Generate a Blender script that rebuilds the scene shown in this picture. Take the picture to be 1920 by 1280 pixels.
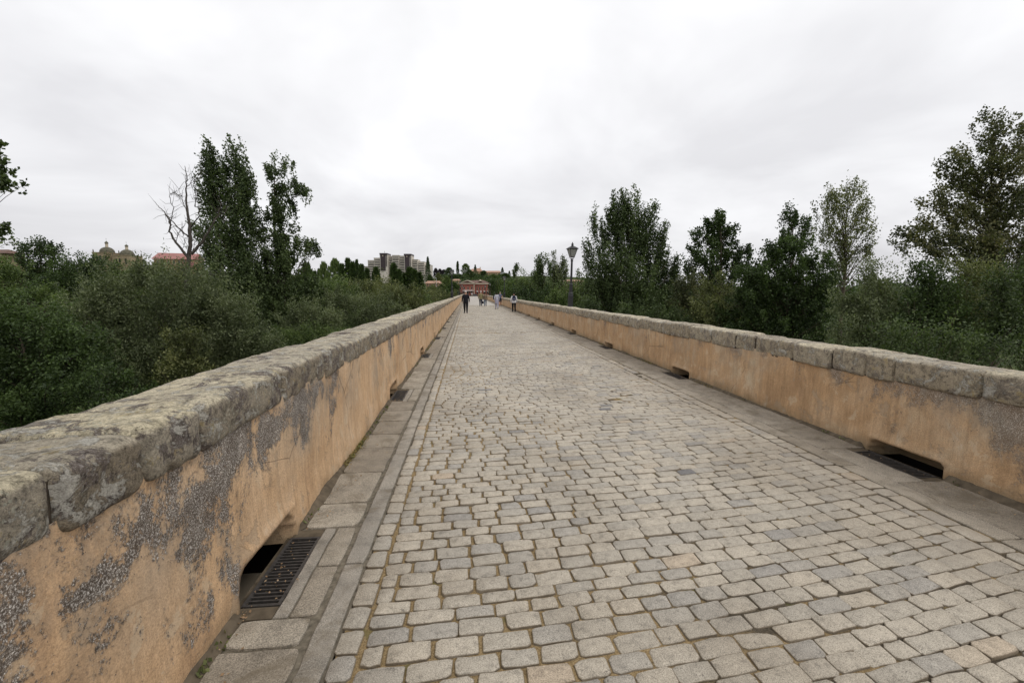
import bpy, math, random
import numpy as np
from mathutils import Vector

for _o in list(bpy.data.objects):
    bpy.data.objects.remove(_o)
SC = bpy.context.scene
COL = SC.collection
R = math.radians

# ------------------------------------------------------------------ camera
CAM_H = 1.6
FPX = 853.33                      # focal length in pixels of the 1920 px wide photograph (16 mm on 36 mm)
PITCH = math.atan(91 / FPX)
YAW = math.atan(84 / FPX * math.cos(PITCH))
cam = bpy.data.cameras.new('camera')
cam.lens = 16.0
cam.sensor_width = 36.0
cam.clip_start = 0.05
cam.clip_end = 6000
camo = bpy.data.objects.new('camera', cam)
camo.location = (0, 0, CAM_H)
camo.rotation_euler = (R(90) - PITCH, 0, -YAW)
COL.objects.link(camo)
SC.camera = camo

# ------------------------------------------------------------------ sky, sun, exposure
SUN_EL, SUN_AZ = R(58), R(125)     # azimuth clockwise from the bridge's direction (+Y)
world = bpy.data.worlds.new('World')
SC.world = world
world.use_nodes = True
wn = world.node_tree
wn.nodes.clear()


def wnode(t, **kw):
    n = wn.nodes.new(t)
    for k, v in kw.items():
        setattr(n, k, v)
    return n


sky = wnode('ShaderNodeTexSky', sky_type='NISHITA')
sky.sun_disc = False
sky.sun_elevation = SUN_EL
sky.sun_rotation = SUN_AZ
sky.air_density = 1.0
sky.dust_density = 3.0
tc = wnode('ShaderNodeTexCoord')
sep = wnode('ShaderNodeSeparateXYZ')
wn.links.new(tc.outputs['Generated'], sep.inputs[0])
up = wnode('ShaderNodeMath', operation='MAXIMUM')
wn.links.new(sep.outputs['Z'], up.inputs[0])
up.inputs[1].default_value = 0.0
den = wnode('ShaderNodeMath', operation='ADD')
wn.links.new(up.outputs[0], den.inputs[0])
den.inputs[1].default_value = 0.22
comb = wnode('ShaderNodeCombineXYZ')
for ax in ('X', 'Y'):
    dv = wnode('ShaderNodeMath', operation='DIVIDE')
    wn.links.new(sep.outputs[ax], dv.inputs[0])
    wn.links.new(den.outputs[0], dv.inputs[1])
    wn.links.new(dv.outputs[0], comb.inputs[ax])
n1 = wnode('ShaderNodeTexNoise')
n1.inputs['Scale'].default_value = 0.95
n1.inputs['Detail'].default_value = 5.0
n1.inputs['Roughness'].default_value = 0.52
n1.inputs['Distortion'].default_value = 0.35
wn.links.new(comb.outputs[0], n1.inputs['Vector'])
cr = wnode('ShaderNodeValToRGB')           # cloud thickness -> brightness
cr.color_ramp.elements[0].position = 0.34
cr.color_ramp.elements[0].color = (0.77, 0.766, 0.775, 1)
cr.color_ramp.elements[1].position = 0.60
cr.color_ramp.elements[1].color = (1.0, 1.0, 1.0, 1)
wn.links.new(n1.outputs['Fac'], cr.inputs[0])
gr = wnode('ShaderNodeValToRGB')           # overcast: dimmer and bluer towards the horizon
g = gr.color_ramp
g.elements[0].position = 0.0
g.elements[0].color = (0.70, 0.695, 0.72, 1)
g.elements[1].position = 0.75
g.elements[1].color = (1.0, 1.0, 1.0, 1)
e = g.elements.new(0.10)
e.color = (0.80, 0.797, 0.81, 1)
e = g.elements.new(0.26)
e.color = (0.92, 0.92, 0.93, 1)
wn.links.new(up.outputs[0], gr.inputs[0])
mul = wnode('ShaderNodeMix', data_type='RGBA', blend_type='MULTIPLY')
mul.inputs[0].default_value = 1.0
wn.links.new(cr.outputs[0], mul.inputs[6])
wn.links.new(gr.outputs[0], mul.inputs[7])
gain = wnode('ShaderNodeMix', data_type='RGBA', blend_type='MULTIPLY')
gain.inputs[0].default_value = 1.0
wn.links.new(mul.outputs[2], gain.inputs[6])
gain.inputs[7].default_value = (11.9, 11.9, 11.95, 1)
mx = wnode('ShaderNodeMix', data_type='RGBA')
mx.inputs[0].default_value = 0.94          # thin breaks let a little of the clear sky through
wn.links.new(sky.outputs[0], mx.inputs[6])
wn.links.new(gain.outputs[2], mx.inputs[7])
bg = wnode('ShaderNodeBackground')
bg.inputs['Strength'].default_value = 0.10
wn.links.new(mx.outputs[2], bg.inputs['Color'])
wo = wnode('ShaderNodeOutputWorld')
wn.links.new(bg.outputs[0], wo.inputs[0])

sl = bpy.data.lights.new('sun', 'SUN')
sl.energy = 1.25
sl.angle = R(22)
sl.color = (1.0, 0.96, 0.90)
so = bpy.data.objects.new('sun', sl)
sd = Vector((math.sin(SUN_AZ) * math.cos(SUN_EL), math.cos(SUN_AZ) * math.cos(SUN_EL), math.sin(SUN_EL)))
so.rotation_euler = sd.to_track_quat('Z', 'Y').to_euler()
so.location = sd * 50
COL.objects.link(so)

SC.view_settings.view_transform = 'Standard'
SC.view_settings.look = 'None'
SC.view_settings.gamma = 1.0
SC.view_settings.exposure = 0.0
SC.view_settings.use_curve_mapping = False
SC.render.engine = 'CYCLES'
SC.cycles.max_bounces = 6
SC.cycles.diffuse_bounces = 3
SC.cycles.transmission_bounces = 4
SC.cycles.use_denoising = True

# ------------------------------------------------------------------ helpers
_F = np.array([math.sin(YAW) * math.cos(PITCH), math.cos(YAW) * math.cos(PITCH), -math.sin(PITCH)])
_R = np.array([math.cos(YAW), -math.sin(YAW), 0.0])
_U = np.cross(_R, _F)


def at(px, py, D):
    """world point that a surveyed pixel of the photograph sees at distance D in front of the lens"""
    return np.array([0, 0, CAM_H]) + (_F + _R * (px - 960) / FPX + _U * (640 - py) / FPX) * D


def proj(P):
    v = np.asarray(P) - np.array([0, 0, CAM_H])
    c = v @ _F
    return np.stack([960 + FPX * (v @ _R) / c, 640 - FPX * (v @ _U) / c, c], -1)


def mesh(name, V, F, smooth=False, attr=None, mats=None, mi=None):
    V = np.asarray(V, dtype=np.float32)
    me = bpy.data.meshes.new(name)
    if isinstance(F, np.ndarray):
        n, k = F.shape
        me.vertices.add(len(V))
        me.vertices.foreach_set('co', V.ravel())
        me.loops.add(n * k)
        me.loops.foreach_set('vertex_index', F.astype(np.int32).ravel())
        me.polygons.add(n)
        me.polygons.foreach_set('loop_start', np.arange(0, n * k, k, dtype=np.int32))
        me.polygons.foreach_set('loop_total', np.full(n, k, dtype=np.int32))
        me.update(calc_edges=True)
    else:
        me.from_pydata(V.tolist(), [], [list(map(int, f)) for f in F])
        me.update()
    if smooth:
        me.polygons.foreach_set('use_smooth', np.ones(len(me.polygons), dtype=bool))
    if attr is not None:
        for an, av in attr.items():
            a = me.attributes.new(an, 'FLOAT', 'POINT')
            a.data.foreach_set('value', np.asarray(av, dtype=np.float32))
    if mats:
        for m in (mats if isinstance(mats, (list, tuple)) else [mats]):
            me.materials.append(m)
    if mi is not None:
        me.polygons.foreach_set('material_index', np.asarray(mi, dtype=np.int32))
    return me


def ob(name, me, parent=None, loc=None):
    o = bpy.data.objects.new(name, me)
    COL.objects.link(o)
    if parent is not None:
        o.parent = parent
    if loc is not None:
        o.location = loc
    return o


def tag(o, label=None, cat=None, group=None, kind=None):
    if label:
        o['label'] = label
    if cat:
        o['category'] = cat
    if group:
        o['group'] = group
    if kind:
        o['kind'] = kind
    return o


def thing(name, label, cat, loc=(0, 0, 0), rz=0.0, group=None):
    o = bpy.data.objects.new(name, None)
    o.empty_display_size = 0.2
    COL.objects.link(o)
    o.location = loc
    o.rotation_euler = (0, 0, rz)
    return tag(o, label, cat, group)


def copy_tree(o, parent=None):
    c = o.copy()
    COL.objects.link(c)
    c.parent = parent
    for ch in o.children:
        copy_tree(ch, c)
    return c


class MB:
    """collects boxes, bars and tubes into one mesh"""
    def __init__(s):
        s.v, s.f, s.n = [], [], 0

    def add(s, V, F):
        V = np.asarray(V, float)
        s.v.append(V)
        s.f += [[i + s.n for i in f] for f in F]
        s.n += len(V)
        return s

    def box(s, x0, x1, y0, y1, z0, z1, ti=0.0):
        """box; ti tapers the top inwards"""
        V = [(x0, y0, z0), (x1, y0, z0), (x1, y1, z0), (x0, y1, z0),
             (x0 + ti, y0 + ti, z1), (x1 - ti, y0 + ti, z1), (x1 - ti, y1 - ti, z1), (x0 + ti, y1 - ti, z1)]
        return s.add(V, [(3, 2, 1, 0), (4, 5, 6, 7), (0, 1, 5, 4), (1, 2, 6, 5), (2, 3, 7, 6), (3, 0, 4, 7)])

    def lathe(s, prof, n=12, c=(0, 0), rot=0.0):
        V, F = [], []
        for r, z in prof:
            for k in range(n):
                a = 2 * math.pi * k / n + rot
                V.append((c[0] + r * math.cos(a), c[1] + r * math.sin(a), z))
        for i in range(len(prof) - 1):
            for k in range(n):
                k2 = (k + 1) % n
                F.append((i * n + k, i * n + k2, (i + 1) * n + k2, (i + 1) * n + k))
        F.append(tuple(reversed(range(n))))
        F.append(tuple((len(prof) - 1) * n + k for k in range(n)))
        return s.add(V, F)

    def tube(s, P, rad, n=5):
        V, F = tube(P, rad, n)
        return s.add(V, F)

    def prism(s, poly, y0, y1):
        """polygon in x,z extruded along y"""
        n = len(poly)
        V = [(x, y0, z) for x, z in poly] + [(x, y1, z) for x, z in poly]
        F = [tuple(range(n)), tuple(reversed(range(n, 2 * n)))]
        F += [(i, i + n, (i + 1) % n + n, (i + 1) % n) for i in range(n)]
        return s.add(V, F)

    def build(s, name, mat, parent=None, smooth=False):
        return ob(name, mesh(name, np.concatenate(s.v), s.f, smooth=smooth, mats=mat), parent)


def tube(P, rad, n=5):
    P = np.asarray(P, float)
    rad = np.broadcast_to(np.asarray(rad, float), (len(P),))
    T = np.gradient(P, axis=0)
    T /= np.linalg.norm(T, axis=1)[:, None] + 1e-9
    ref = np.array([0.31, 0.95, 0.05])
    A = np.cross(T, ref)
    A /= np.linalg.norm(A, axis=1)[:, None] + 1e-9
    B = np.cross(T, A)
    a = np.arange(n) * 2 * math.pi / n
    V = P[:, None, :] + rad[:, None, None] * (A[:, None, :] * np.cos(a)[None, :, None] + B[:, None, :] * np.sin(a)[None, :, None])
    F = []
    for i in range(len(P) - 1):
        for k in range(n):
            k2 = (k + 1) % n
            F.append((i * n + k, i * n + k2, (i + 1) * n + k2, (i + 1) * n + k))
    F.append(tuple((len(P) - 1) * n + k for k in range(n)))
    return V.reshape(-1, 3), F


def _hash(ix, iy, iz):
    n = (ix.astype(np.int64) * 73856093) ^ (iy.astype(np.int64) * 19349663) ^ (iz.astype(np.int64) * 83492791)
    n = (n ^ (n >> 13)) & 0x7fffffff
    n = (n * (n * n * 15731 + 789221) + 1376312589) & 0x7fffffff
    return n / 1073741824.0 - 1.0


def vnoise(P):
    P = np.asarray(P, float)
    i = np.floor(P)
    f = P - i
    f = f * f * (3 - 2 * f)
    r = 0
    for dx in (0, 1):
        for dy in (0, 1):
            for dz in (0, 1):
                w = (f[..., 0] if dx else 1 - f[..., 0]) * (f[..., 1] if dy else 1 - f[..., 1]) * (f[..., 2] if dz else 1 - f[..., 2])
                r = r + w * _hash(i[..., 0] + dx, i[..., 1] + dy, i[..., 2] + dz)
    return r


def fbm(P, octv=3):
    P = np.asarray(P, float)
    r, a = 0, 1.0
    for k in range(octv):
        r = r + a * vnoise(P * 2 ** k + 17.3 * k)
        a *= 0.5
    return r / (2 - 2 * a)


def sstep(a, b, x):
    t = np.clip((np.asarray(x, float) - a) / (b - a), 0, 1)
    return t * t * (3 - 2 * t)


# ------------------------------------------------------------------ materials
class NT:
    def __init__(s, name):
        s.m = bpy.data.materials.new(name)
        s.m.use_nodes = True
        s.t = s.m.node_tree
        s.t.nodes.clear()
        s.out = s.t.nodes.new('ShaderNodeOutputMaterial')
        s.pos = None

    def n(s, t, **kw):
        nd = s.t.nodes.new(t)
        for k, v in kw.items():
            setattr(nd, k, v)
        return nd

    def put(s, sock, v):
        if hasattr(v, 'is_output'):
            s.t.links.new(v, sock)
        elif isinstance(v, (tuple, list)) and len(v) == 3 and sock.type == 'RGBA':
            sock.default_value = (*v, 1)
        else:
            sock.default_value = v

    def P(s):
        if s.pos is None:
            s.pos = s.n('ShaderNodeNewGeometry').outputs['Position']
        return s.pos

    def scaled(s, sc, vec=None):
        m = s.n('ShaderNodeMapping')
        s.put(m.inputs['Vector'], vec or s.P())
        m.inputs['Scale'].default_value = sc
        return m.outputs[0]

    def noise(s, scale, detail=3, rough=0.55, vec=None, dist=0.0):
        n = s.n('ShaderNodeTexNoise')
        s.put(n.inputs['Vector'], vec or s.P())
        n.inputs['Scale'].default_value = scale
        n.inputs['Detail'].default_value = detail
        n.inputs['Roughness'].default_value = rough
        n.inputs['Distortion'].default_value = dist
        return n.outputs['Fac']

    def voro(s, scale, vec=None, out='Distance', feature='F1'):
        n = s.n('ShaderNodeTexVoronoi', feature=feature)
        s.put(n.inputs['Vector'], vec or s.P())
        n.inputs['Scale'].default_value = scale
        return n.outputs[out]

    def ramp(s, fac, stops, interp='LINEAR'):
        r = s.n('ShaderNodeValToRGB')
        r.color_ramp.interpolation = interp
        el = r.color_ramp.elements
        while len(el) < len(stops):
            el.new(0.5)
        for e_, (p, c) in zip(el, stops):
            e_.position = p
            e_.color = (*c, 1) if not isinstance(c, (int, float)) else (c, c, c, 1)
        s.put(r.inputs[0], fac)
        return r.outputs[0]

    def step(s, fac, a, b):
        m = s.n('ShaderNodeMapRange', interpolation_type='SMOOTHSTEP')
        s.put(m.inputs[0], fac)
        m.inputs[1].default_value = a
        m.inputs[2].default_value = b
        return m.outputs[0]

    def math(s, op, a, b=0.0):
        m = s.n('ShaderNodeMath', operation=op)
        s.put(m.inputs[0], a)
        s.put(m.inputs[1], b)
        return m.outputs[0]

    def mix(s, fac, a, b, mode='MIX'):
        m = s.n('ShaderNodeMix', data_type='RGBA', blend_type=mode)
        s.put(m.inputs[0], fac)
        s.put(m.inputs[6], a)
        s.put(m.inputs[7], b)
        return m.outputs[2]

    def xyz(s):
        x = s.n('ShaderNodeSeparateXYZ')
        s.put(x.inputs[0], s.P())
        return x.outputs

    def attr(s, name):
        return s.n('ShaderNodeAttribute', attribute_name=name).outputs['Fac']

    def done(s, col, rough=0.8, spec=0.3, bump=None, bs=0.3, bd=0.01, metal=0.0, transl=None):
        p = s.n('ShaderNodeBsdfPrincipled')
        s.put(p.inputs['Base Color'], col)
        s.put(p.inputs['Roughness'], rough)
        p.inputs['Specular IOR Level'].default_value = spec
        p.inputs['Metallic'].default_value = metal
        if bump is not None:
            b = s.n('ShaderNodeBump')
            b.inputs['Strength'].default_value = bs
            b.inputs['Distance'].default_value = bd
            s.put(b.inputs['Height'], bump)
            s.t.links.new(b.outputs[0], p.inputs['Normal'])
        sh = p.outputs[0]
        if transl is not None:
            t = s.n('ShaderNodeBsdfTranslucent')
            s.put(t.inputs[0], transl)
            ms = s.n('ShaderNodeMixShader')
            ms.inputs[0].default_value = 0.28
            s.t.links.new(sh, ms.inputs[1])
            s.t.links.new(t.outputs[0], ms.inputs[2])
            sh = ms.outputs[0]
        s.t.links.new(sh, s.out.inputs[0])
        return s.m


def plain(name, col, rough=0.7, spec=0.3, metal=0.0, var=0.12, scale=6.0):
    t = NT(name)
    nz = t.noise(scale, 4)
    c = t.mix(1.0, col, t.ramp(nz, [(0.25, 1 - 2 * var), (0.75, 1.0)]), 'MULTIPLY')
    return t.done(c, rough, spec, metal=metal)


def m_cobble():
    t = NT('cobble_stone')
    tone = t.attr('tone')
    base = t.ramp(tone, [(0.0, (0.15, 0.145, 0.145)), (0.006, (0.275, 0.258, 0.235)), (0.06, (0.325, 0.30, 0.262)), (0.35, (0.362, 0.327, 0.272)),
                         (0.62, (0.386, 0.345, 0.284)), (0.90, (0.412, 0.367, 0.300)), (0.993, (0.40, 0.35, 0.28)), (1.0, (0.40, 0.32, 0.235))])
    sp = t.noise(210, 4, 0.75)
    c = t.mix(1.0, base, t.ramp(sp, [(0.38, 0.48), (0.5, 1.0), (0.62, 1.30)]), 'MULTIPLY')
    bl = t.noise(19, 6, 0.68)
    c = t.mix(1.0, c, t.ramp(bl, [(0.30, 0.62), (0.46, 0.97), (0.7, 1.12)]), 'MULTIPLY')
    pits = t.noise(46, 5, 0.75, dist=1.0)
    c = t.mix(t.step(pits, 0.40, 0.31), c, (0.11, 0.095, 0.078))
    big = t.noise(0.9, 5, 0.62)
    c = t.mix(1.0, c, t.ramp(big, [(0.3, (0.74, 0.71, 0.67)), (0.5, (0.98, 0.97, 0.95)), (0.66, (1.12, 1.11, 1.09))]), 'MULTIPLY')
    x = t.xyz()
    dirt = t.math('MULTIPLY', t.step(x[0], 2.3, 3.5), t.step(t.noise(1.7, 4), 0.30, 0.62))
    c = t.mix(t.math('MULTIPLY', dirt, 0.55), c, (0.25, 0.21, 0.165))
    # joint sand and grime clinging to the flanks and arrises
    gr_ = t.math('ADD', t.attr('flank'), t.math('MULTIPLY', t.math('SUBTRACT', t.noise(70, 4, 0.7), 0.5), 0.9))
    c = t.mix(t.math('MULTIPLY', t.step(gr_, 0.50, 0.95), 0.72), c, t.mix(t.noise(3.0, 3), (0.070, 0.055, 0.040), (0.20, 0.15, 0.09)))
    h = t.math('ADD', t.math('MULTIPLY', sp, 0.35), t.math('ADD', bl, t.math('MULTIPLY', pits, 0.6)))
    return t.done(c, t.ramp(bl, [(0.3, 0.74), (0.7, 0.52)]), 0.4, h, 0.6, 0.012)


def m_cobble_far():
    t = NT('cobble_paving_far')
    b = t.n('ShaderNodeTexBrick')
    t.put(b.inputs['Vector'], t.P())
    b.inputs['Color1'].default_value = (0.40, 0.365, 0.31, 1)
    b.inputs['Color2'].default_value = (0.32, 0.295, 0.26, 1)
    b.inputs['Mortar'].default_value = (0.18, 0.15, 0.11, 1)
    b.inputs['Scale'].default_value = 1.0
    b.inputs['Brick Width'].default_value = 0.2
    b.inputs['Row Height'].default_value = 0.118
    b.inputs['Mortar Size'].default_value = 0.006
    c = t.mix(1.0, b.outputs['Color'], t.ramp(t.noise(0.8, 4), [(0.3, 0.84), (0.65, 1.06)]), 'MULTIPLY')
    return t.done(c, 0.6, 0.4)


def m_bed():
    t = NT('joint_sand')
    x = t.xyz()
    left = t.step(x[0], 1.7, 0.0)
    nz = t.noise(3.2, 5, 0.6)
    f = t.step(t.math('ADD', nz, t.math('MULTIPLY', left, 0.24)), 0.44, 0.66)
    fine = t.noise(150, 3, 0.7)
    och = t.ramp(fine, [(0.3, (0.11, 0.075, 0.035)), (0.5, (0.26, 0.185, 0.095)), (0.7, (0.38, 0.29, 0.165))])
    drk = t.ramp(fine, [(0.3, (0.035, 0.03, 0.022)), (0.7, (0.13, 0.105, 0.075))])
    c = t.mix(f, drk, och)
    moss = t.step(t.noise(5.5, 4), 0.60, 0.68)
    c = t.mix(t.math('MULTIPLY', moss, 0.55), c, (0.10, 0.105, 0.035))
    return t.done(c, 0.95, 0.1, fine, 0.8, 0.01)


def m_granite(name, a, b, sp=160, warm=0.0):
    t = NT(name)
    tone = t.attr('tone')
    base = t.mix(tone, a, b)
    s1 = t.noise(sp, 4, 0.8)
    c = t.mix(1.0, base, t.ramp(s1, [(0.36, 0.40), (0.5, 0.98), (0.62, 1.42)]), 'MULTIPLY')
    bl = t.noise(5, 6, 0.65)
    c = t.mix(1.0, c, t.ramp(bl, [(0.28, 0.6), (0.5, 0.98), (0.7, 1.12)]), 'MULTIPLY')
    st = t.step(t.noise(3.4, 7, 0.7, dist=0.8), 0.48, 0.66)
    c = t.mix(t.math('MULTIPLY', st, 0.7), c, (0.15, 0.122, 0.085))
    pk_ = t.step(t.noise(34, 6, 0.78), 0.40, 0.32)
    c = t.mix(t.math('MULTIPLY', pk_, 0.7), c, (0.085, 0.07, 0.052))
    h = t.math('ADD', t.math('MULTIPLY', s1, 0.5), bl)
    return t.done(c, 0.85, 0.25, h, 0.5, 0.012)


def m_plaster(name, right=False):
    t = NT(name)
    x = t.xyz()
    off = t.n('ShaderNodeVectorMath', operation='ADD')
    t.put(off.inputs[0], t.P())
    off.inputs[1].default_value = (0.0, 31.0, 4.0) if right else (3.0, 12.7, 1.5)
    Q = off.outputs[0]
    st = t.noise(11.0, 7, 0.72, vec=t.scaled((1, 1, 0.13), Q))
    st2 = t.noise(38.0, 4, 0.7, vec=t.scaled((1, 1, 0.10), Q))
    bl = t.noise(1.5, 7, 0.68, vec=Q, dist=0.4)
    fine = t.noise(120, 5, 0.8)
    if right:
        c = t.ramp(bl, [(0.3, (0.36, 0.228, 0.128)), (0.46, (0.455, 0.296, 0.166)), (0.56, (0.485, 0.333, 0.202)), (0.7, (0.53, 0.42, 0.29))])
    else:
        c = t.ramp(bl, [(0.3, (0.44, 0.282, 0.163)), (0.46, (0.525, 0.352, 0.207)), (0.58, (0.56, 0.392, 0.247)), (0.72, (0.58, 0.455, 0.315))])
    c = t.mix(0.8, c, t.mix(1.0, c, t.ramp(st, [(0.28, 0.66), (0.5, 0.98), (0.7, 1.18)]), 'MULTIPLY'))
    c = t.mix(1.0, c, t.ramp(st2, [(0.3, 0.88), (0.5, 1.0), (0.7, 1.12)]), 'MULTIPLY')
    c = t.mix(1.0, c, t.ramp(fine, [(0.34, 0.64), (0.5, 1.0), (0.66, 1.24)]), 'MULTIPLY')
    # worn blotches where the top coat has gone: duller underneath, with crisp ragged outlines
    wr = t.noise(3.1, 9, 0.70, vec=Q, dist=0.25)
    c = t.mix(t.math('MULTIPLY', t.step(wr, 0.575, 0.600), 0.55), c, (0.37, 0.285, 0.20))
    c = t.mix(t.math('MULTIPLY', t.step(wr, 0.405, 0.385), 0.50), c, (0.57, 0.455, 0.32))
    # pale scuffs and limewash showing through
    sc = t.step(t.noise(3.6, 8, 0.76, vec=t.scaled((1, 1, 0.45), Q), dist=0.5), 0.56, 0.72)
    c = t.mix(t.math('MULTIPLY', sc, 0.70 if right else 0.45), c, (0.55, 0.48, 0.385))
    # greyish washed streaks below the coping
    gz = t.step(x[2], 0.10, 0.85)
    gw = t.math('MULTIPLY', gz, t.step(t.noise(1.1, 8, 0.72, vec=t.scaled((1, 1, 0.55), Q), dist=0.4), 0.44, 0.66))
    c = t.mix(t.math('MULTIPLY', gw, 0.66), c, (0.29, 0.25, 0.20))
    # crust of black and white lichen, thickest near the camera end and under the coping
    near = t.step(x[1], 6.0 if not right else 6.5, 1.0)
    base = t.math('ADD', t.noise(2.9 if not right else 1.9, 9, 0.66, vec=t.scaled((1, 1, 0.8), Q), dist=0.3), t.math('MULTIPLY', near, 0.135 if not right else 0.18))
    base = t.math('ADD', base, t.math('MULTIPLY', t.step(x[2], 0.0, 0.95), 0.165))
    dith = t.math('MULTIPLY', t.math('SUBTRACT', t.noise(60, 6, 0.8), 0.5), 0.42)
    lm = t.step(t.math('ADD', base, dith), 0.715, 0.775) if not right else t.step(t.math('ADD', base, dith), 0.70, 0.78)
    gran = t.noise(140, 5, 0.85)
    lich = t.ramp(gran, [(0.40, (0.048, 0.040, 0.035)), (0.50, (0.095, 0.082, 0.072)), (0.55, (0.24, 0.222, 0.20)), (0.59, (0.56, 0.54, 0.51)), (0.66, (0.76, 0.74, 0.71))])
    lich = t.mix(1.0, lich, t.ramp(t.noise(9, 7, 0.72), [(0.32, (0.58, 0.54, 0.51)), (0.5, (1, 1, 1)), (0.66, (1.5, 1.47, 1.43))]), 'MULTIPLY')
    c = t.mix(t.math('MULTIPLY', lm, 0.66 if right else 0.93), c, lich)
    # scattered specks
    spk = t.math('MULTIPLY', t.step(t.noise(44, 5, 0.7), 0.635, 0.69), t.step(base, 0.46, 0.66))
    c = t.mix(spk, c, (0.10, 0.085, 0.075))
    # hairline cracks
    ck = t.voro(1.0, vec=t.mix(0.22, t.P(), t.n('ShaderNodeTexNoise').outputs['Color']), feature='DISTANCE_TO_EDGE')
    crk = t.math('MULTIPLY', t.step(ck, 0.0045, 0.001), t.step(t.noise(0.7, 3), 0.50, 0.60))
    c = t.mix(t.math('MULTIPLY', crk, 0.75), c, (0.12, 0.09, 0.06))
    # damp, mossy foot of the wall
    ft = t.math('MULTIPLY', t.step(t.math('ADD', x[2], t.math('MULTIPLY', t.noise(3.5, 6), 0.30)), 0.35 if right else 0.26, 0.08), 0.85 if right else 0.6)
    c = t.mix(ft, c, t.mix(t.noise(12, 5, 0.7), (0.13, 0.10, 0.055), (0.25, 0.19, 0.12)))
    h = t.math('ADD', t.math('MULTIPLY', fine, 0.4), t.math('ADD', t.noise(22, 6, 0.7), t.math('MULTIPLY', lm, 0.35)))
    h = t.math('SUBTRACT', h, t.math('ADD', t.math('MULTIPLY', crk, 0.8), t.math('MULTIPLY', t.step(wr, 0.575, 0.60), 0.6)))
    return t.done(c, 0.93, 0.15, h, 0.6, 0.010)


def m_coping(name, right=False):
    t = NT(name)
    tone = t.attr('tone')
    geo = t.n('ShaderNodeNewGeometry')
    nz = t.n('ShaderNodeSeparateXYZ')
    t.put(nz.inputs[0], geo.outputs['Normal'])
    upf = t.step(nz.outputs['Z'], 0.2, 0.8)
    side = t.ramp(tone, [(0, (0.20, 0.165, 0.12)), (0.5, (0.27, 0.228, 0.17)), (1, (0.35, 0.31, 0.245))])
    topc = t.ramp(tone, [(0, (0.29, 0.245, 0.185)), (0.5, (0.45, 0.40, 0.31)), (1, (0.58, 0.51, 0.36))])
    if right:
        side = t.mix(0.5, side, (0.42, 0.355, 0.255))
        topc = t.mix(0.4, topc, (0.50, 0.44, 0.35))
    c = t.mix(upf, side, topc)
    fine = t.noise(110, 6, 0.82)
    med = t.noise(17, 9, 0.76)
    c = t.mix(1.0, c, t.ramp(fine, [(0.34, 0.46), (0.5, 0.98), (0.66, 1.36)]), 'MULTIPLY')
    c = t.mix(1.0, c, t.ramp(med, [(0.34, 0.40), (0.5, 0.98), (0.66, 1.34)]), 'MULTIPLY')
    # crusts: dark purple-brown, pale grey, ochre
    d1 = t.step(t.noise(5.2, 10, 0.78, vec=t.scaled((0.7, 1, 1)), dist=0.5), 0.515, 0.555)
    c = t.mix(t.math('MULTIPLY', d1, 0.55 if right else 0.86), c, t.ramp(t.noise(75, 6, 0.82), [(0.38, (0.050, 0.040, 0.037)), (0.52, (0.115, 0.092, 0.084)), (0.60, (0.26, 0.235, 0.22)), (0.68, (0.50, 0.47, 0.45))]))
    d2 = t.step(t.noise(7.5, 10, 0.78, vec=t.scaled((1, 1, 1.3)), dist=0.7), 0.545, 0.575)
    c = t.mix(t.math('MULTIPLY', d2, 0.80), c, t.ramp(fine, [(0.34, (0.24, 0.225, 0.195)), (0.6, (0.60, 0.575, 0.51))]))
    d3 = t.step(t.noise(8.5, 7, 0.7), 0.60, 0.65)
    c = t.mix(t.math('MULTIPLY', d3, 0.55), c, (0.36, 0.28, 0.125))
    v = t.step(t.voro(46, vec=t.mix(0.02, t.P(), t.n('ShaderNodeTexNoise').outputs['Color'])), 0.34, 0.22)
    spots = t.math('MULTIPLY', v, t.step(t.noise(3.0, 4), 0.46, 0.60))
    c = t.mix(t.math('MULTIPLY', spots, 0.6), c, (0.43, 0.43, 0.35))
    pit = t.step(t.noise(30, 7, 0.82), 0.42, 0.34)
    c = t.mix(t.math('MULTIPLY', pit, 0.85), c, (0.055, 0.045, 0.036))
    h = t.math('ADD', t.math('ADD', med, t.math('MULTIPLY', fine, 0.6)), t.math('MULTIPLY', t.math('SUBTRACT', d2, t.math('MULTIPLY', pit, 1.6)), 0.35))
    return t.done(c, 0.95, 0.12, h, 0.9, 0.020)


def m_leaf(name, dark, mid, light):
    t = NT(name)
    tone = t.attr('tone')
    c = t.ramp(tone, [(0.0, dark), (0.5, mid), (1.0, light)])
    return t.done(c, 0.55, 0.25, transl=t.mix(1.0, c, (1.15, 1.3, 0.6), 'MULTIPLY'))


def m_bark(name, a, b):
    t = NT(name)
    nz = t.noise(9, 5, 0.7, vec=t.scaled((1, 1, 0.25)))
    return t.done(t.mix(nz, a, b), 0.95, 0.1, nz, 0.6, 0.02)


M = {}
M['cobble'] = m_cobble()
M['cobble_far'] = m_cobble_far()
M['bed'] = m_bed()
M['flag'] = m_granite('flagstone', (0.245, 0.21, 0.165), (0.35, 0.31, 0.25))
M['kerb'] = m_granite('kerb_granite', (0.265, 0.240, 0.204), (0.335, 0.300, 0.250), 200)
M['flag_r'] = m_granite('gutter_stone', (0.24, 0.205, 0.16), (0.33, 0.29, 0.235))
M['plaster_l'] = m_plaster('ochre_plaster')
M['plaster_r'] = m_plaster('ochre_plaster_weathered', True)
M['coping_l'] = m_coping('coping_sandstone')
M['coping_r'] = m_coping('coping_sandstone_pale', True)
M['mortar'] = plain('mortar', (0.15, 0.12, 0.085), 0.95, 0.1, var=0.3, scale=14)
M['moss'] = m_leaf('dry_moss', (0.12, 0.09, 0.03), (0.24, 0.18, 0.06), (0.30, 0.26, 0.10))
M['iron'] = plain('black_iron', (0.012, 0.012, 0.014), 0.45, 0.5, var=0.2)
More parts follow.
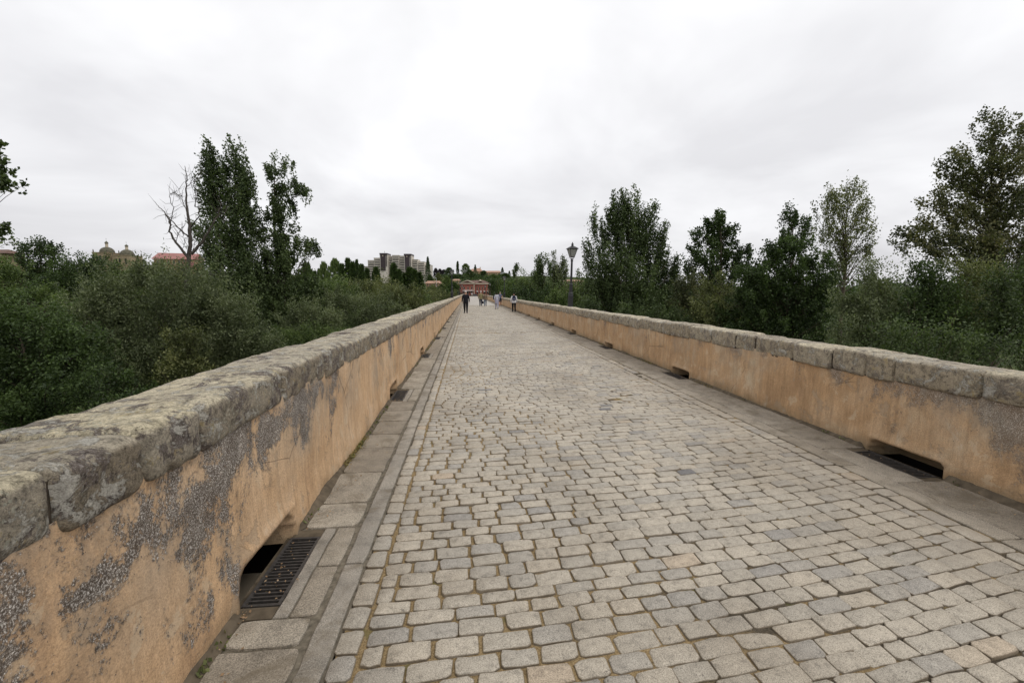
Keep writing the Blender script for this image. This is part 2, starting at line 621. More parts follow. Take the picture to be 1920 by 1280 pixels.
M['grate'] = plain('rusty_grate_iron', (0.080, 0.072, 0.066), 0.6, 0.5, 0.3, var=0.3, scale=40)
M['pit'] = plain('drain_pit', (0.012, 0.010, 0.009), 0.95, 0.05)
M['litter'] = m_leaf('dry_leaf', (0.22, 0.14, 0.08), (0.34, 0.22, 0.13), (0.45, 0.33, 0.22))
M['bridge'] = plain('bridge_masonry', (0.30, 0.26, 0.20), 0.95, 0.1, var=0.3, scale=1.2)
M['lglass'] = None
_t = NT('lantern_glass')
M['lglass'] = _t.done(_t.mix(_t.noise(5, 3), (0.30, 0.31, 0.29), (0.42, 0.43, 0.40)), 0.25, 0.5, transl=(0.8, 0.8, 0.77))
M['bark'] = m_bark('bark', (0.05, 0.04, 0.03), (0.13, 0.105, 0.08))
M['bark_pale'] = m_bark('pale_bark', (0.10, 0.09, 0.075), (0.22, 0.20, 0.17))
M['dead'] = m_bark('dead_wood', (0.042, 0.036, 0.031), (0.095, 0.083, 0.072))
L = {
    'dark': m_leaf('leaf_dark', (0.023, 0.038, 0.015), (0.046, 0.072, 0.023), (0.087, 0.129, 0.040)),
    'poplar': m_leaf('leaf_poplar', (0.033, 0.048, 0.019), (0.064, 0.092, 0.035), (0.123, 0.160, 0.064)),
    'bright': m_leaf('leaf_bright', (0.043, 0.066, 0.021), (0.088, 0.126, 0.039), (0.160, 0.205, 0.068)),
    'willow': m_leaf('leaf_willow', (0.051, 0.065, 0.032), (0.110, 0.133, 0.065), (0.203, 0.229, 0.123)),
    'olive': m_leaf('leaf_olive', (0.059, 0.070, 0.028), (0.122, 0.138, 0.055), (0.221, 0.229, 0.094)),
    'cypress': m_leaf('leaf_cypress', (0.034, 0.050, 0.029), (0.065, 0.092, 0.052), (0.108, 0.145, 0.083)),
    'plum': m_leaf('leaf_plum', (0.022, 0.019, 0.023), (0.040, 0.033, 0.040), (0.062, 0.050, 0.057)),
    'brown': m_leaf('leaf_brownish', (0.043, 0.050, 0.023), (0.087, 0.098, 0.043), (0.182, 0.168, 0.083)),
}

# ================================================================== THE SETTING
XL = -1.18
Y0, Y1 = -4.0, 224.0


def XR(y):
    return 4.10 + 0.006 * np.asarray(y, float)


def ground_z(x, y):
    x = np.asarray(x, float)
    y = np.asarray(y, float)
    z = -6.0 + 0.5 * fbm(np.stack([x * 0.02, y * 0.02, x * 0], -1), 2)
    z = z + 5.7 * sstep(195, 226, y)
    hill = 9.0 + 8.0 * sstep(-40, 0, x) - 9.0 * sstep(70, 200, x) + 9.0 * sstep(-150, -320, x)
    z = z + hill * sstep(245, 420, y)
    z = z + 14.0 * sstep(430, 760, y) * sstep(160, -60, x)
    return z


def build_terrain():
    ys = np.concatenate([np.linspace(-3000, -60, 8), np.linspace(-50, 260, 63), np.linspace(268, 800, 60), np.linspace(850, 5000, 12)])
    xs = np.concatenate([np.linspace(-3500, -620, 10), np.linspace(-600, 400, 101), np.linspace(440, 3500, 10)])
    X, Y = np.meshgrid(xs, ys)
    Z = ground_z(X, Y)
    V = np.stack([X, Y, Z], -1).reshape(-1, 3)
    nx = len(xs)
    i, j = np.meshgrid(np.arange(len(ys) - 1), np.arange(nx - 1), indexing='ij')
    a = (i * nx + j).ravel()
    F = np.stack([a, a + 1, a + nx + 1, a + nx], -1)
    t = NT('riverbank_grass')
    c = t.ramp(t.noise(0.35, 5, 0.6), [(0.3, (0.022, 0.036, 0.012)), (0.55, (0.048, 0.068, 0.02)), (0.75, (0.10, 0.10, 0.04))])
    c = t.mix(1.0, c, t.ramp(t.noise(6, 4), [(0.3, 0.6), (0.7, 1.2)]), 'MULTIPLY')
    o = ob('ground', mesh('ground', V, F, smooth=True, mats=t.done(c, 0.95, 0.1)))
    tag(o, 'green riverbank and hillside ground around the bridge', kind='structure')


build_terrain()

# masonry of the bridge below the deck
b = MB()
b.prism([(-1.72, -7.5), (4.65, -7.5), (4.65, -0.30), (-1.72, -0.30)], Y0, 60)
b.prism([(-1.72, -7.5), (5.0, -7.5), (5.0, -0.30), (-1.72, -0.30)], 60, 140)
b.prism([(-1.72, -7.5), (5.5, -7.5), (5.5, -0.30), (-1.72, -0.30)], 140, Y1)
o = b.build('bridge_masonry', M['bridge'])
tag(o, 'stone masonry of the long bridge under its deck', kind='structure')

DRL = [2.64 + 4.55 * k for k in range(-1, 9)]
DRR = [3.80 + 4.62 * k for k in range(-1, 9)]
DHL, DHR = 0.39, 0.39                    # half length of an opening


def grid_faces(nr, ncol):
    i, j = np.meshgrid(np.arange(nr - 1), np.arange(ncol - 1), indexing='ij')
    a = (i * ncol + j).ravel()
    return np.stack([a, a + 1, a + ncol + 1, a + ncol], -1)


# ------------------------------------------------------------------ road: sand bed and cobbles
bed_end = 60.0


def bed_sheet(name, xa, xb, ya, yb, z, mat, parent=None, kind='structure', nx=2, ny=2):
    xs = np.linspace(0, 1, nx)
    ys = np.linspace(ya, yb, ny)
    V = np.array([[(xa(y) if callable(xa) else xa) * (1 - u) + (xb(y) if callable(xb) else xb) * u, y, z] for y in ys for u in xs])
    return ob(name, mesh(name, V, grid_faces(ny, nx), mats=mat), parent)


KX0, KX1 = -0.745, -0.622               # left granite kerb strip
SX1 = -0.495                            # inner edge of the left edge setts


def xr_edge(y):                         # where the cobbles stop on the right
    return XR(y) - 0.86


road = bed_sheet('road', -0.60, lambda y: float(XR(y)) - 0.50, Y0, bed_end, -0.010, M['bed'], ny=20, nx=8)
tag(road, 'cobbled road of the bridge laid with grey-beige setts', kind='structure')
far = bed_sheet('cobble_surface', -0.615, lambda y: float(XR(y)) - 0.50, bed_end, Y1 + 0.5, -0.004, M['cobble_far'], road, ny=30)

rng = np.random.default_rng(11)


def row_y(y0, x):
    return y0 + 0.075 * x + 0.018 * x * x


def cobbles_layout():
    out = []
    y = -1.3
    while y < bed_end - 0.6:
        near = y < 13
        d = rng.uniform(0.094, 0.120)
        gy = rng.uniform(0.0035, 0.0075)
        x = SX1 + rng.uniform(0.0, 0.012)
        first = True
        end = float(xr_edge(y + 0.4))
        wob = rng.uniform(-0.0035, 0.0035, 40)
        k = 0
        while x < end - 0.05:
            gl = 0.004 + 0.010 * max(0.0, 1 - max(x, 0) / 1.6) * (1.0 if y < 6 else 0.5)
            w = float(np.clip(rng.normal(0.190, 0.026), 0.12, 0.26))
            if first and rng.random() < 0.5:
                w *= 0.55
            first = False
            if x + w > end - 0.06:
                w = end - x
            g_ = gl * rng.uniform(0.6, 1.5)
            gy_ = gy * rng.uniform(0.7, 1.35) * (1.0 + 0.5 * max(0.0, 1 - max(x, 0) / 1.5))
            xc = x + w / 2
            yc = row_y(y, xc) + d / 2 + wob[k % 40]
            slope = 0.075 + 0.036 * xc + rng.normal(0, 0.010)
            out.append((xc, yc, (w - g_) / 2, (d - gy_) / 2, slope, float(near)))
            x += w
            k += 1
        y += d
    # columns of setts laid lengthwise along both edges
    for side in (0, 1):
        y = -0.6
        while y < bed_end - 0.4:
            l = float(np.clip(rng.normal(0.17, 0.03), 0.10, 0.24))
            yc = y + l / 2
            if side == 0:
                xc, hw = (KX1 + SX1) / 2 + 0.003 + rng.normal(0, 0.003), (SX1 - KX1) / 2 - 0.010
            else:
                xc, hw = float(xr_edge(yc)) + 0.088, 0.072
            out.append((xc, yc, hw, l / 2 - 0.006, rng.normal(0, 0.03), float(y < 13)))
            y += l
    return np.array(out)


CB = cobbles_layout()


def cobble_mesh(C, detail):
    """C rows: xc, yc, half width, half depth, slope, near"""
    n = len(C)
    a, b_ = C[:, 2:3], C[:, 3:4]
    m = np.minimum(a, b_)
    if detail:
        cx = m * rng.uniform(0.12, 0.58, (n, 4)) ** 1.15
        cy = m * rng.uniform(0.12, 0.50, (n, 4)) ** 1.15
        u = np.empty((n, 10))
        v = np.empty((n, 10))
        sg = [(-1, -1), (1, -1), (1, 1), (-1, 1)]
        # order ccw: bl(left,bottom) -> mid bottom -> br -> tr -> mid top -> tl
        u[:, 0], v[:, 0] = -a[:, 0], -b_[:, 0] + cy[:, 0]
        u[:, 1], v[:, 1] = -a[:, 0] + cx[:, 0], -b_[:, 0]
        u[:, 2], v[:, 2] = 0, -b_[:, 0]
        u[:, 3], v[:, 3] = a[:, 0] - cx[:, 1], -b_[:, 0]
        u[:, 4], v[:, 4] = a[:, 0], -b_[:, 0] + cy[:, 1]
        u[:, 5], v[:, 5] = a[:, 0], b_[:, 0] - cy[:, 2]
        u[:, 6], v[:, 6] = a[:, 0] - cx[:, 2], b_[:, 0]
        u[:, 7], v[:, 7] = 0, b_[:, 0]
        u[:, 8], v[:, 8] = -a[:, 0] + cx[:, 3], b_[:, 0]
        u[:, 9], v[:, 9] = -a[:, 0], b_[:, 0] - cy[:, 3]
        u += rng.normal(0, 0.0032, (n, 10))
        v += rng.normal(0, 0.0028, (n, 10))
        k = 10
        ins = rng.uniform(0.004, 0.009, (n, 1))
    else:
        u = np.concatenate([-a, a, a, -a], 1) + rng.normal(0, 0.003, (n, 4))
        v = np.concatenate([-b_, -b_, b_, b_], 1) + rng.normal(0, 0.003, (n, 4))
        k = 4
        ins = np.full((n, 1), 0.006)
    tx = rng.normal(0, 0.018, (n, 1))
    ty = rng.normal(0, 0.022, (n, 1))
    hz = rng.normal(0, 0.0022, (n, 1))
    low = 0.5 * np.asarray(vnoise(np.stack([C[:, 0] * 0.9, C[:, 1] * 0.6, C[:, 0] * 0], -1)))[:, None] * 0.018
    hz = hz + low
    fx, fy = 1 - ins / a, 1 - ins / b_
    rings = [(u, v, np.full_like(u, -0.034)), (u, v, np.full_like(u, -0.0050) + rng.normal(0, 0.001, u.shape)), (u * fx, v * fy, np.zeros_like(u) + rng.normal(0, 0.0010, u.shape))]
    if detail:
        zc = rng.uniform(0.0005, 0.0045, (n, 1))
        rings.append((rng.normal(0, 0.006, (n, 1)), rng.normal(0, 0.004, (n, 1)), zc))
    else:
        rings = rings[1:]
        rings[0] = (u, v, np.full_like(u, -0.014))
    U = np.concatenate([r[0] for r in rings], 1)
    W = np.concatenate([r[1] for r in rings], 1)
    Z = np.concatenate([r[2] for r in rings], 1) + hz + tx * U + ty * W
    X = C[:, 0:1] + U - W * C[:, 4:5] * 0.3
    Y = C[:, 1:2] + W + U * C[:, 4:5]
    V = np.stack([X, Y, Z], -1)
    F4, F3 = [], []
    for r in range(2 if detail else 1):
        for i in range(k):
            j = (i + 1) % k
            F4.append((r * k + i, r * k + j, (r + 1) * k + j, (r + 1) * k + i))
    if detail:
        for i in range(k):
            F3.append((2 * k + i, 2 * k + (i + 1) % k, 3 * k))
    else:
        F4.append((4, 5, 6, 7))
    tone = rng.random((n, 1)) * np.ones((1, V.shape[1]))
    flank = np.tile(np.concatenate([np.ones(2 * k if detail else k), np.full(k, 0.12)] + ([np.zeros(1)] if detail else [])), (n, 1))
    return V, F4, F3, tone, flank


def tri_all(F4, F3, n, nv):
    T = []
    for f in F4:
        T += [(f[0], f[1], f[2]), (f[0], f[2], f[3])]
    T += F3
    T = np.array(T)
    return (T[None] + (np.arange(n) * nv)[:, None, None]).reshape(-1, 3)


det = CB[:, 5] > 0.5
CD, CF = CB[det], CB[~det]
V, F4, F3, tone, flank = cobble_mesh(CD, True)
pc = proj(np.stack([CD[:, 0], CD[:, 1], CD[:, 0] * 0], -1))
vis = (pc[:, 2] > 0.3) & (pc[:, 0] > -20) & (pc[:, 0] < 1940) & (pc[:, 1] < 1300)
size = np.where(vis, CD[:, 2] * CD[:, 3] / np.maximum(pc[:, 2], 0.3) ** 3, 0)
order = np.argsort(-size)
single = order[:300]
rest = order[300:]
for i in single:
    c = V[i].mean(0)
    c[2] = 0
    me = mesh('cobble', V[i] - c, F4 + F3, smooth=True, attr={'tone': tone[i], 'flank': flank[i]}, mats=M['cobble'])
    me.set_sharp_from_angle(angle=R(50))
    ob('cobble', me, road, c)
Vr = V[rest].reshape(-1, 3)
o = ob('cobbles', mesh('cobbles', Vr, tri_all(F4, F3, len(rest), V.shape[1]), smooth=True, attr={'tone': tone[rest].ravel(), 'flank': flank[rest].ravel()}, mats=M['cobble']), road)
o['kind'] = 'stuff'
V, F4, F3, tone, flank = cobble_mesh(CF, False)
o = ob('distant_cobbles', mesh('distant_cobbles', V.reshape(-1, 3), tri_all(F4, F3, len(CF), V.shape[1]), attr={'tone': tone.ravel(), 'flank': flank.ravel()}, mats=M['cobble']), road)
o['kind'] = 'stuff'


# ------------------------------------------------------------------ slabs along both parapets
def slab(name, x0, x1, y0, y1, mat, parent, top=0.0, rough=1.0, skew=0.0, joints=0.012):
    """a worn flagstone with eased, uneven edges"""
    j = joints / 2
    x0, x1, y0, y1 = x0 + j, x1 - j, y0 + j, y1 - j
    nx = max(3, min(9, int((x1 - x0) / 0.05) + 1))
    ny = max(3, min(14, int((y1 - y0) / 0.06) + 1))
    us = np.concatenate([[0, 0.005 / (x1 - x0)], np.linspace(0.06, 0.94, nx), [1 - 0.005 / (x1 - x0), 1]])
    vs = np.concatenate([[0, 0.005 / (y1 - y0)], np.linspace(0.06, 0.94, ny), [1 - 0.005 / (y1 - y0), 1]])
    Ug, Vg = np.meshgrid(us, vs)
    X = x0 + (x1 - x0) * Ug
    Y = y0 + (y1 - y0) * Vg
    ed = 0.009 * rough * fbm(np.stack([X * 9, Y * 9, X * 0 + y0], -1), 2)
    edge = np.minimum.reduce([Ug * (x1 - x0), (1 - Ug) * (x1 - x0), Vg * (y1 - y0), (1 - Vg) * (y1 - y0)])
    Z = top + 0.004 * rough * fbm(np.stack([X * 6, Y * 6, X * 0 + 3 * y0], -1), 3) - 0.005 * (1 - sstep(0, 0.006, edge))
    du = np.minimum(Ug, 1 - Ug) * (x1 - x0)
    dv = np.minimum(Vg, 1 - Vg) * (y1 - y0)
    cor = rng.uniform(0.002, 0.016, (2, 2))[(Vg > 0.5).astype(int), (Ug > 0.5).astype(int)] * np.exp(-(du + dv) / 0.022) * min(1.0, (x1 - x0) / 0.3)
    X = X + cor * np.where(Ug > 0.5, -1, 1)
    Y = Y + cor * np.where(Vg > 0.5, -1, 1)
    X = X + ed + skew * (Y - y0)
    Y = Y + ed * np.where(Ug > 0.5, 1, -1)
    Vt = np.stack([X, Y, Z], -1)
    nr, nc = X.shape
    V_ = Vt.reshape(-1, 3)
    F_ = grid_faces(nr, nc).tolist()
    loop = [k for k in range(nc)] + [r * nc + nc - 1 for r in range(1, nr)] + [(nr - 1) * nc + k for k in range(nc - 2, -1, -1)] + [r * nc for r in range(nr - 2, 0, -1)]
    n0 = len(V_)
    low = V_[loop].copy()
    low[:, 2] = -0.06
    V_ = np.concatenate([V_, low])
    m = len(loop)
    for q in range(m):
        F_.append((loop[q], n0 + q, n0 + (q + 1) % m, loop[(q + 1) % m]))
    c = np.array([(x0 + x1) / 2, y0, 0])
    me = mesh(name, V_ - c, F_, smooth=True, attr={'tone': np.full(len(V_), rng.random())}, mats=mat)
    me.set_sharp_from_angle(angle=R(22))
    return ob(name, me, parent, c)


def in_drain(lst, y0, y1, hl=0.46):
    for d in lst:
        if y1 > d - hl and y0 < d + hl:
            return d
    return None


# left pavement: bed, flagstones, kerb strip
MORT = plain('pavement_mortar', (0.22, 0.19, 0.145), 0.95, 0.1, var=0.35, scale=30)
segs = []
ya = Y0
for d in DRL:
    segs.append((ya, d - 0.44))
    ya = d + 0.44
segs.append((ya, Y1))
Vb, Fb = [], []
for (s0, s1) in segs:
    k = len(Vb)
    Vb += [(XL - 0.05, s0, -0.012), (-0.61, s0, -0.012), (-0.61, s1, -0.012), (XL - 0.05, s1, -0.012)]
    Fb.append((k, k + 1, k + 2, k + 3))
for d in DRL:
    k = len(Vb)
    Vb += [(-0.985, d - 0.44, -0.012), (-0.61, d - 0.44, -0.012), (-0.61, d + 0.44, -0.012), (-0.985, d + 0.44, -0.012)]
    Fb.append((k, k + 1, k + 2, k + 3))
pave = ob('pavement', mesh('pavement', Vb, Fb, mats=MORT))
tag(pave, 'narrow flagstone gutter with granite kerb along the left parapet', kind='structure')
y = -0.5
rng = np.random.default_rng(5)
FL_END = 70
for k in range(len(DRL) + 1):
    s0 = -0.5 if k == 0 else DRL[k - 1] + 0.44
    s1 = DRL[k] - 0.44 if k < len(DRL) else FL_END
    if s1 < s0 + 0.1:
        continue
    cuts = [s0]
    while cuts[-1] < s1 - 0.3:
        cuts.append(cuts[-1] + rng.uniform(0.30, 0.72))
    if s1 - cuts[-1] < 0.2 and len(cuts) > 1:
        cuts.pop()
    cuts.append(s1) if cuts[-1] < s1 else cuts.__setitem__(-1, s1)
    for q in range(len(cuts) - 1):
        slab('flagstone', XL + 0.035 + rng.uniform(0, 0.03), KX0 - rng.uniform(0.010, 0.026), cuts[q], cuts[q + 1], M['flag'], pave, top=0.004 + rng.normal(0, 0.002), joints=rng.uniform(0.012, 0.03))
for d in DRL:                                   # small blocks beside each grate
    cut = d + rng.uniform(-0.1, 0.1)
    slab('flagstone', -0.985, -0.905, d - 0.44, d + 0.44, M['kerb'], pave, top=0.0)
    slab('flagstone', -0.905, KX0 - 0.025, d - 0.44, cut, M['flag'], pave, top=0.002)
    slab('flagstone', -0.905, KX0 - 0.025, cut, d + 0.44, M['flag'], pave, top=0.001)
y = -0.6
while y < FL_END:
    l = rng.uniform(0.62, 1.05)
    slab('kerb_stone', KX0, KX1, y, y + l, M['kerb'], pave, top=0.004 + rng.normal(0, 0.0015), joints=0.009)
    y += l
# the same strip, too far to pick slabs apart
Vb, Fb = [], []
for (xa, xb) in ((XL + 0.04, KX0 - 0.03), (KX0 + 0.005, KX1 - 0.005)):
    y = FL_END + 0.1
    while y < Y1:
        k = len(Vb)
        l = rng.uniform(0.5, 0.9)
        Vb += [(xa, y, 0.0), (xb, y, 0.0), (xb, y + l - 0.015, 0.0), (xa, y + l - 0.015, 0.0)]
        Fb.append((k, k + 1, k + 2, k + 3))
        y += l
o = ob('distant_flagstones', mesh('distant_flagstones', Vb, Fb, attr={'tone': np.repeat(rng.random(len(Fb)), 4)}, mats=M['flag']), pave)
o['kind'] = 'stuff'

# right gutter
gut = bed_sheet('gutter', lambda y: float(XR(y)) - 0.66, lambda y: float(XR(y)) - 0.235, Y0, Y1, -0.013, MORT, ny=60)
tag(gut, 'dirty smooth stone gutter along the right parapet', kind='structure')
gseg = [(Y0, DRR[0] - 0.42)] + [(DRR[i] + 0.42, DRR[i + 1] - 0.42) for i in range(len(DRR) - 1)] + [(DRR[-1] + 0.42, Y1)]
Vb, Fb = [], []
for s0, s1 in gseg:
    k = len(Vb)
    Vb += [(XR(s0) - 0.235, s0, -0.013), (XR(s0) + 0.06, s0, -0.013), (XR(s1) + 0.06, s1, -0.013), (XR(s1) - 0.235, s1, -0.013)]
    Fb.append((k, k + 1, k + 2, k + 3))
ob('gutter_bed', mesh('gutter_bed', np.array(Vb, float), Fb, mats=MORT), gut)
y = 0.6
while y < 62:
    l = rng.uniform(0.7, 1.3)
    x0 = float(XR(y + l / 2))
    slab('kerb_stone', x0 - 0.685, x0 - 0.50, y, y + l, M['flag_r'], gut, top=0.0, joints=0.007, skew=0.006)
    y += l
for k in range(len(DRR) + 1):
    s0 = 0.6 if k == 0 else DRR[k - 1] + 0.42
    s1 = DRR[k] - 0.42 if k < len(DRR) else 62
    if s1 < s0 + 0.1:
        continue
    nn = max(1, int(round((s1 - s0) / 0.95)))
    cuts = np.linspace(s0, s1, nn + 1)
    cuts[1:-1] += rng.uniform(-0.2, 0.2, nn - 1)
    for q in range(nn):
        x0 = float(XR(cuts[q]))
        slab('flagstone', x0 - 0.50, x0 - 0.03, cuts[q], cuts[q + 1], M['flag_r'], gut, top=0.002, joints=0.006, skew=0.006)
for d in DRR:
    if d < 0:
        continue
    x0 = float(XR(d - 0.42))
    slab('flagstone', x0 - 0.50, x0 - 0.235, d - 0.42, d + 0.42, M['flag_r'], gut, top=0.001, joints=0.006, skew=0.006)
o = bed_sheet('distant_flagstones', lambda y: float(XR(y)) - 0.68, lambda y: float(XR(y)) - 0.03, 62.2, Y1, 0.0, M['flag_r'], gut, ny=40)
o['kind'] = 'stuff'


# ------------------------------------------------------------------ parapets
def build_face(right):
    """plastered inner face with recessed drain openings, foot to coping, plus back and end"""
    zt = 0.80 if right else 0.95
    ys = np.concatenate([np.arange(-2.0, 13, 0.022), np.arange(13, 30, 0.06), np.arange(30, 70, 0.25), np.linspace(70, Y1, 90)])
    zs = np.concatenate([np.linspace(-0.06, 0.26, 17), np.linspace(0.28, zt, 24)])
    Yg, Zg = np.meshgrid(ys, zs, indexing='ij')
    P = np.stack([Yg * 1.3, Zg * 1.6, Yg * 0 + (7 if right else 0)], -1)
    bul = 0.020 * fbm(P, 3) + 0.006 * fbm(P * 5, 3) + 0.0022 * fbm(P * 26, 2)
    bul = bul + 0.012 * sstep(0.35, 0.0, Zg)
    dep = np.zeros_like(Yg)
    for n_, d in enumerate(DRR if right else DRL):
        hl = 0.36 + 0.02 * math.sin(n_ * 3.1)
        top = (0.115 if right else 0.185) + 0.010 * math.sin(n_ * 5.3)
        u = np.abs(Yg - d) / hl
        # flat-topped opening with rounded shoulders
        lim = top * np.clip(1 - np.clip(u, 0, 1) ** (30 if right else 10), 0, 1) ** 0.5
        ins = (u < 1) & (Zg < lim)
        dep = np.where(ins, 0.34, dep)
        lip = np.exp(-((u - 1.05) / 0.10) ** 2) * (Zg < top + 0.05) + np.exp(-((Zg - top - 0.03) / 0.03) ** 2) * (u < 1.05)
        bul = bul + 0.010 * lip * (~ins)
    if right:
        X = XR(Yg) - bul + dep
    else:
        X = XL + bul - dep
    V_ = np.stack([X, Yg, Zg], -1).reshape(-1, 3)
    nc = len(zs)
    F_ = grid_faces(len(ys), nc)
    if right:
        F_ = F_[:, ::-1]
    # back of the wall (outer side, down to the masonry)
    k = len(V_)
    sgn = 1 if right else -1
    xo = [(XR(-2.0) + 0.48, XR(Y1) + 0.48) if right else (XL - 0.48, XL - 0.48)][0]
    back = np.array([(xo[0], -2.0, -0.4), (xo[1], Y1, -0.4), (xo[1], Y1, zt), (xo[0], -2.0, zt)])
    V_ = np.concatenate([V_, back])
    F_ = np.concatenate([F_, [[k, k + 1, k + 2, k + 3]]])
    return mesh('plaster_face', V_, F_, smooth=True, mats=M['plaster_r' if right else 'plaster_l'])


def coping_stone(yc0, yc1, right, fine):
    ln = yc1 - yc0
    if right:
        hw, hh = 0.285, 0.130
        zc = 0.855
    else:
        hw, hh = 0.290, 0.118
        zc = 1.000
    hw += rng.uniform(-0.016, 0.016)
    hh += rng.uniform(-0.014, 0.010)
    npf = 44 if fine == 2 else (24 if fine == 1 else 10)
    ns = max(6, int(ln / (0.022 if fine == 2 else 0.06 if fine == 1 else 0.25)))
    th = np.arange(npf) * 2 * math.pi / npf
    ex = 2 / (7.0 if right else 5.6)
    px_ = np.sign(np.cos(th)) * np.abs(np.cos(th)) ** ex * hw
    pz_ = np.sign(np.sin(th)) * np.abs(np.sin(th)) ** ex * hh
    s = np.concatenate([[0, 0.006, 0.018, 0.04], np.linspace(0.07, ln - 0.07, ns), [ln - 0.04, ln - 0.018, ln - 0.006, ln]])
    e_ = np.minimum(s, ln - s)
    rr = 0.040
    ins = rr * (1 - np.sqrt(np.clip(1 - (1 - np.clip(e_ / rr, 0, 1)) ** 2, 0, 1)))
    fx = 1 - ins / hw * 1.0
    fz = 1 - ins / hh * 0.9
    Xl = px_[None] * fx[:, None]
    Zl = pz_[None] * fz[:, None]
    Yl = np.repeat(s[:, None], npf, 1)
    # the top falls slightly to the outer side
    inner = -1 if right else 1
    Zl = Zl + np.where(Zl > 0, 0.016 * inner * Xl / hw, 0)
    tl = rng.normal(0, 0.009)
    Zl = Zl + tl * (Yl / ln - 0.5) * 2 * 0.6 + rng.normal(0, 0.005)
    Nn = np.stack([px_ / hw, np.zeros(npf), pz_ / hh], -1)
    Nn /= np.linalg.norm(Nn, axis=1)[:, None]
    sd_ = rng.uniform(0, 100)
    P = np.stack([Xl, Yl, Zl], -1)
    dsp = 0.010 * fbm(P * 3.2 + sd_, 3) + 0.006 * fbm(P * 13 + sd_, 3)
    if fine == 2:
        dsp = dsp + 0.0034 * fbm(P * 40 + sd_, 2)
    # bedding cracks and worn hollows
    crack = np.abs(fbm(P * np.array([2.0, 1.6, 5.0]) + sd_ * 1.7, 2))
    dsp = dsp - 0.012 * sstep(0.05, 0.0, crack)
    P = P + Nn[None] * dsp[..., None]
    xc = (XR(yc0) + 0.255) if right else (XL - 0.262)
    P[..., 0] += float(xc) + rng.normal(0, 0.006)
    if right:
        P[..., 0] += 0.006 * Yl
    P[..., 1] += yc0
    P[..., 2] += zc
    nr = len(s)
    V_ = P.reshape(-1, 3)
    F_ = []
    for i in range(nr - 1):
        for k in range(npf):
            k2 = (k + 1) % npf
            F_.append((i * npf + k, i * npf + k2, (i + 1) * npf + k2, (i + 1) * npf + k))
    F_.append(tuple(reversed(range(npf))) if False else tuple(range(npf)))
    F_.append(tuple((nr - 1) * npf + k for k in reversed(range(npf))))
    F_ = [tuple(reversed(f)) for f in F_]
    return V_, F_


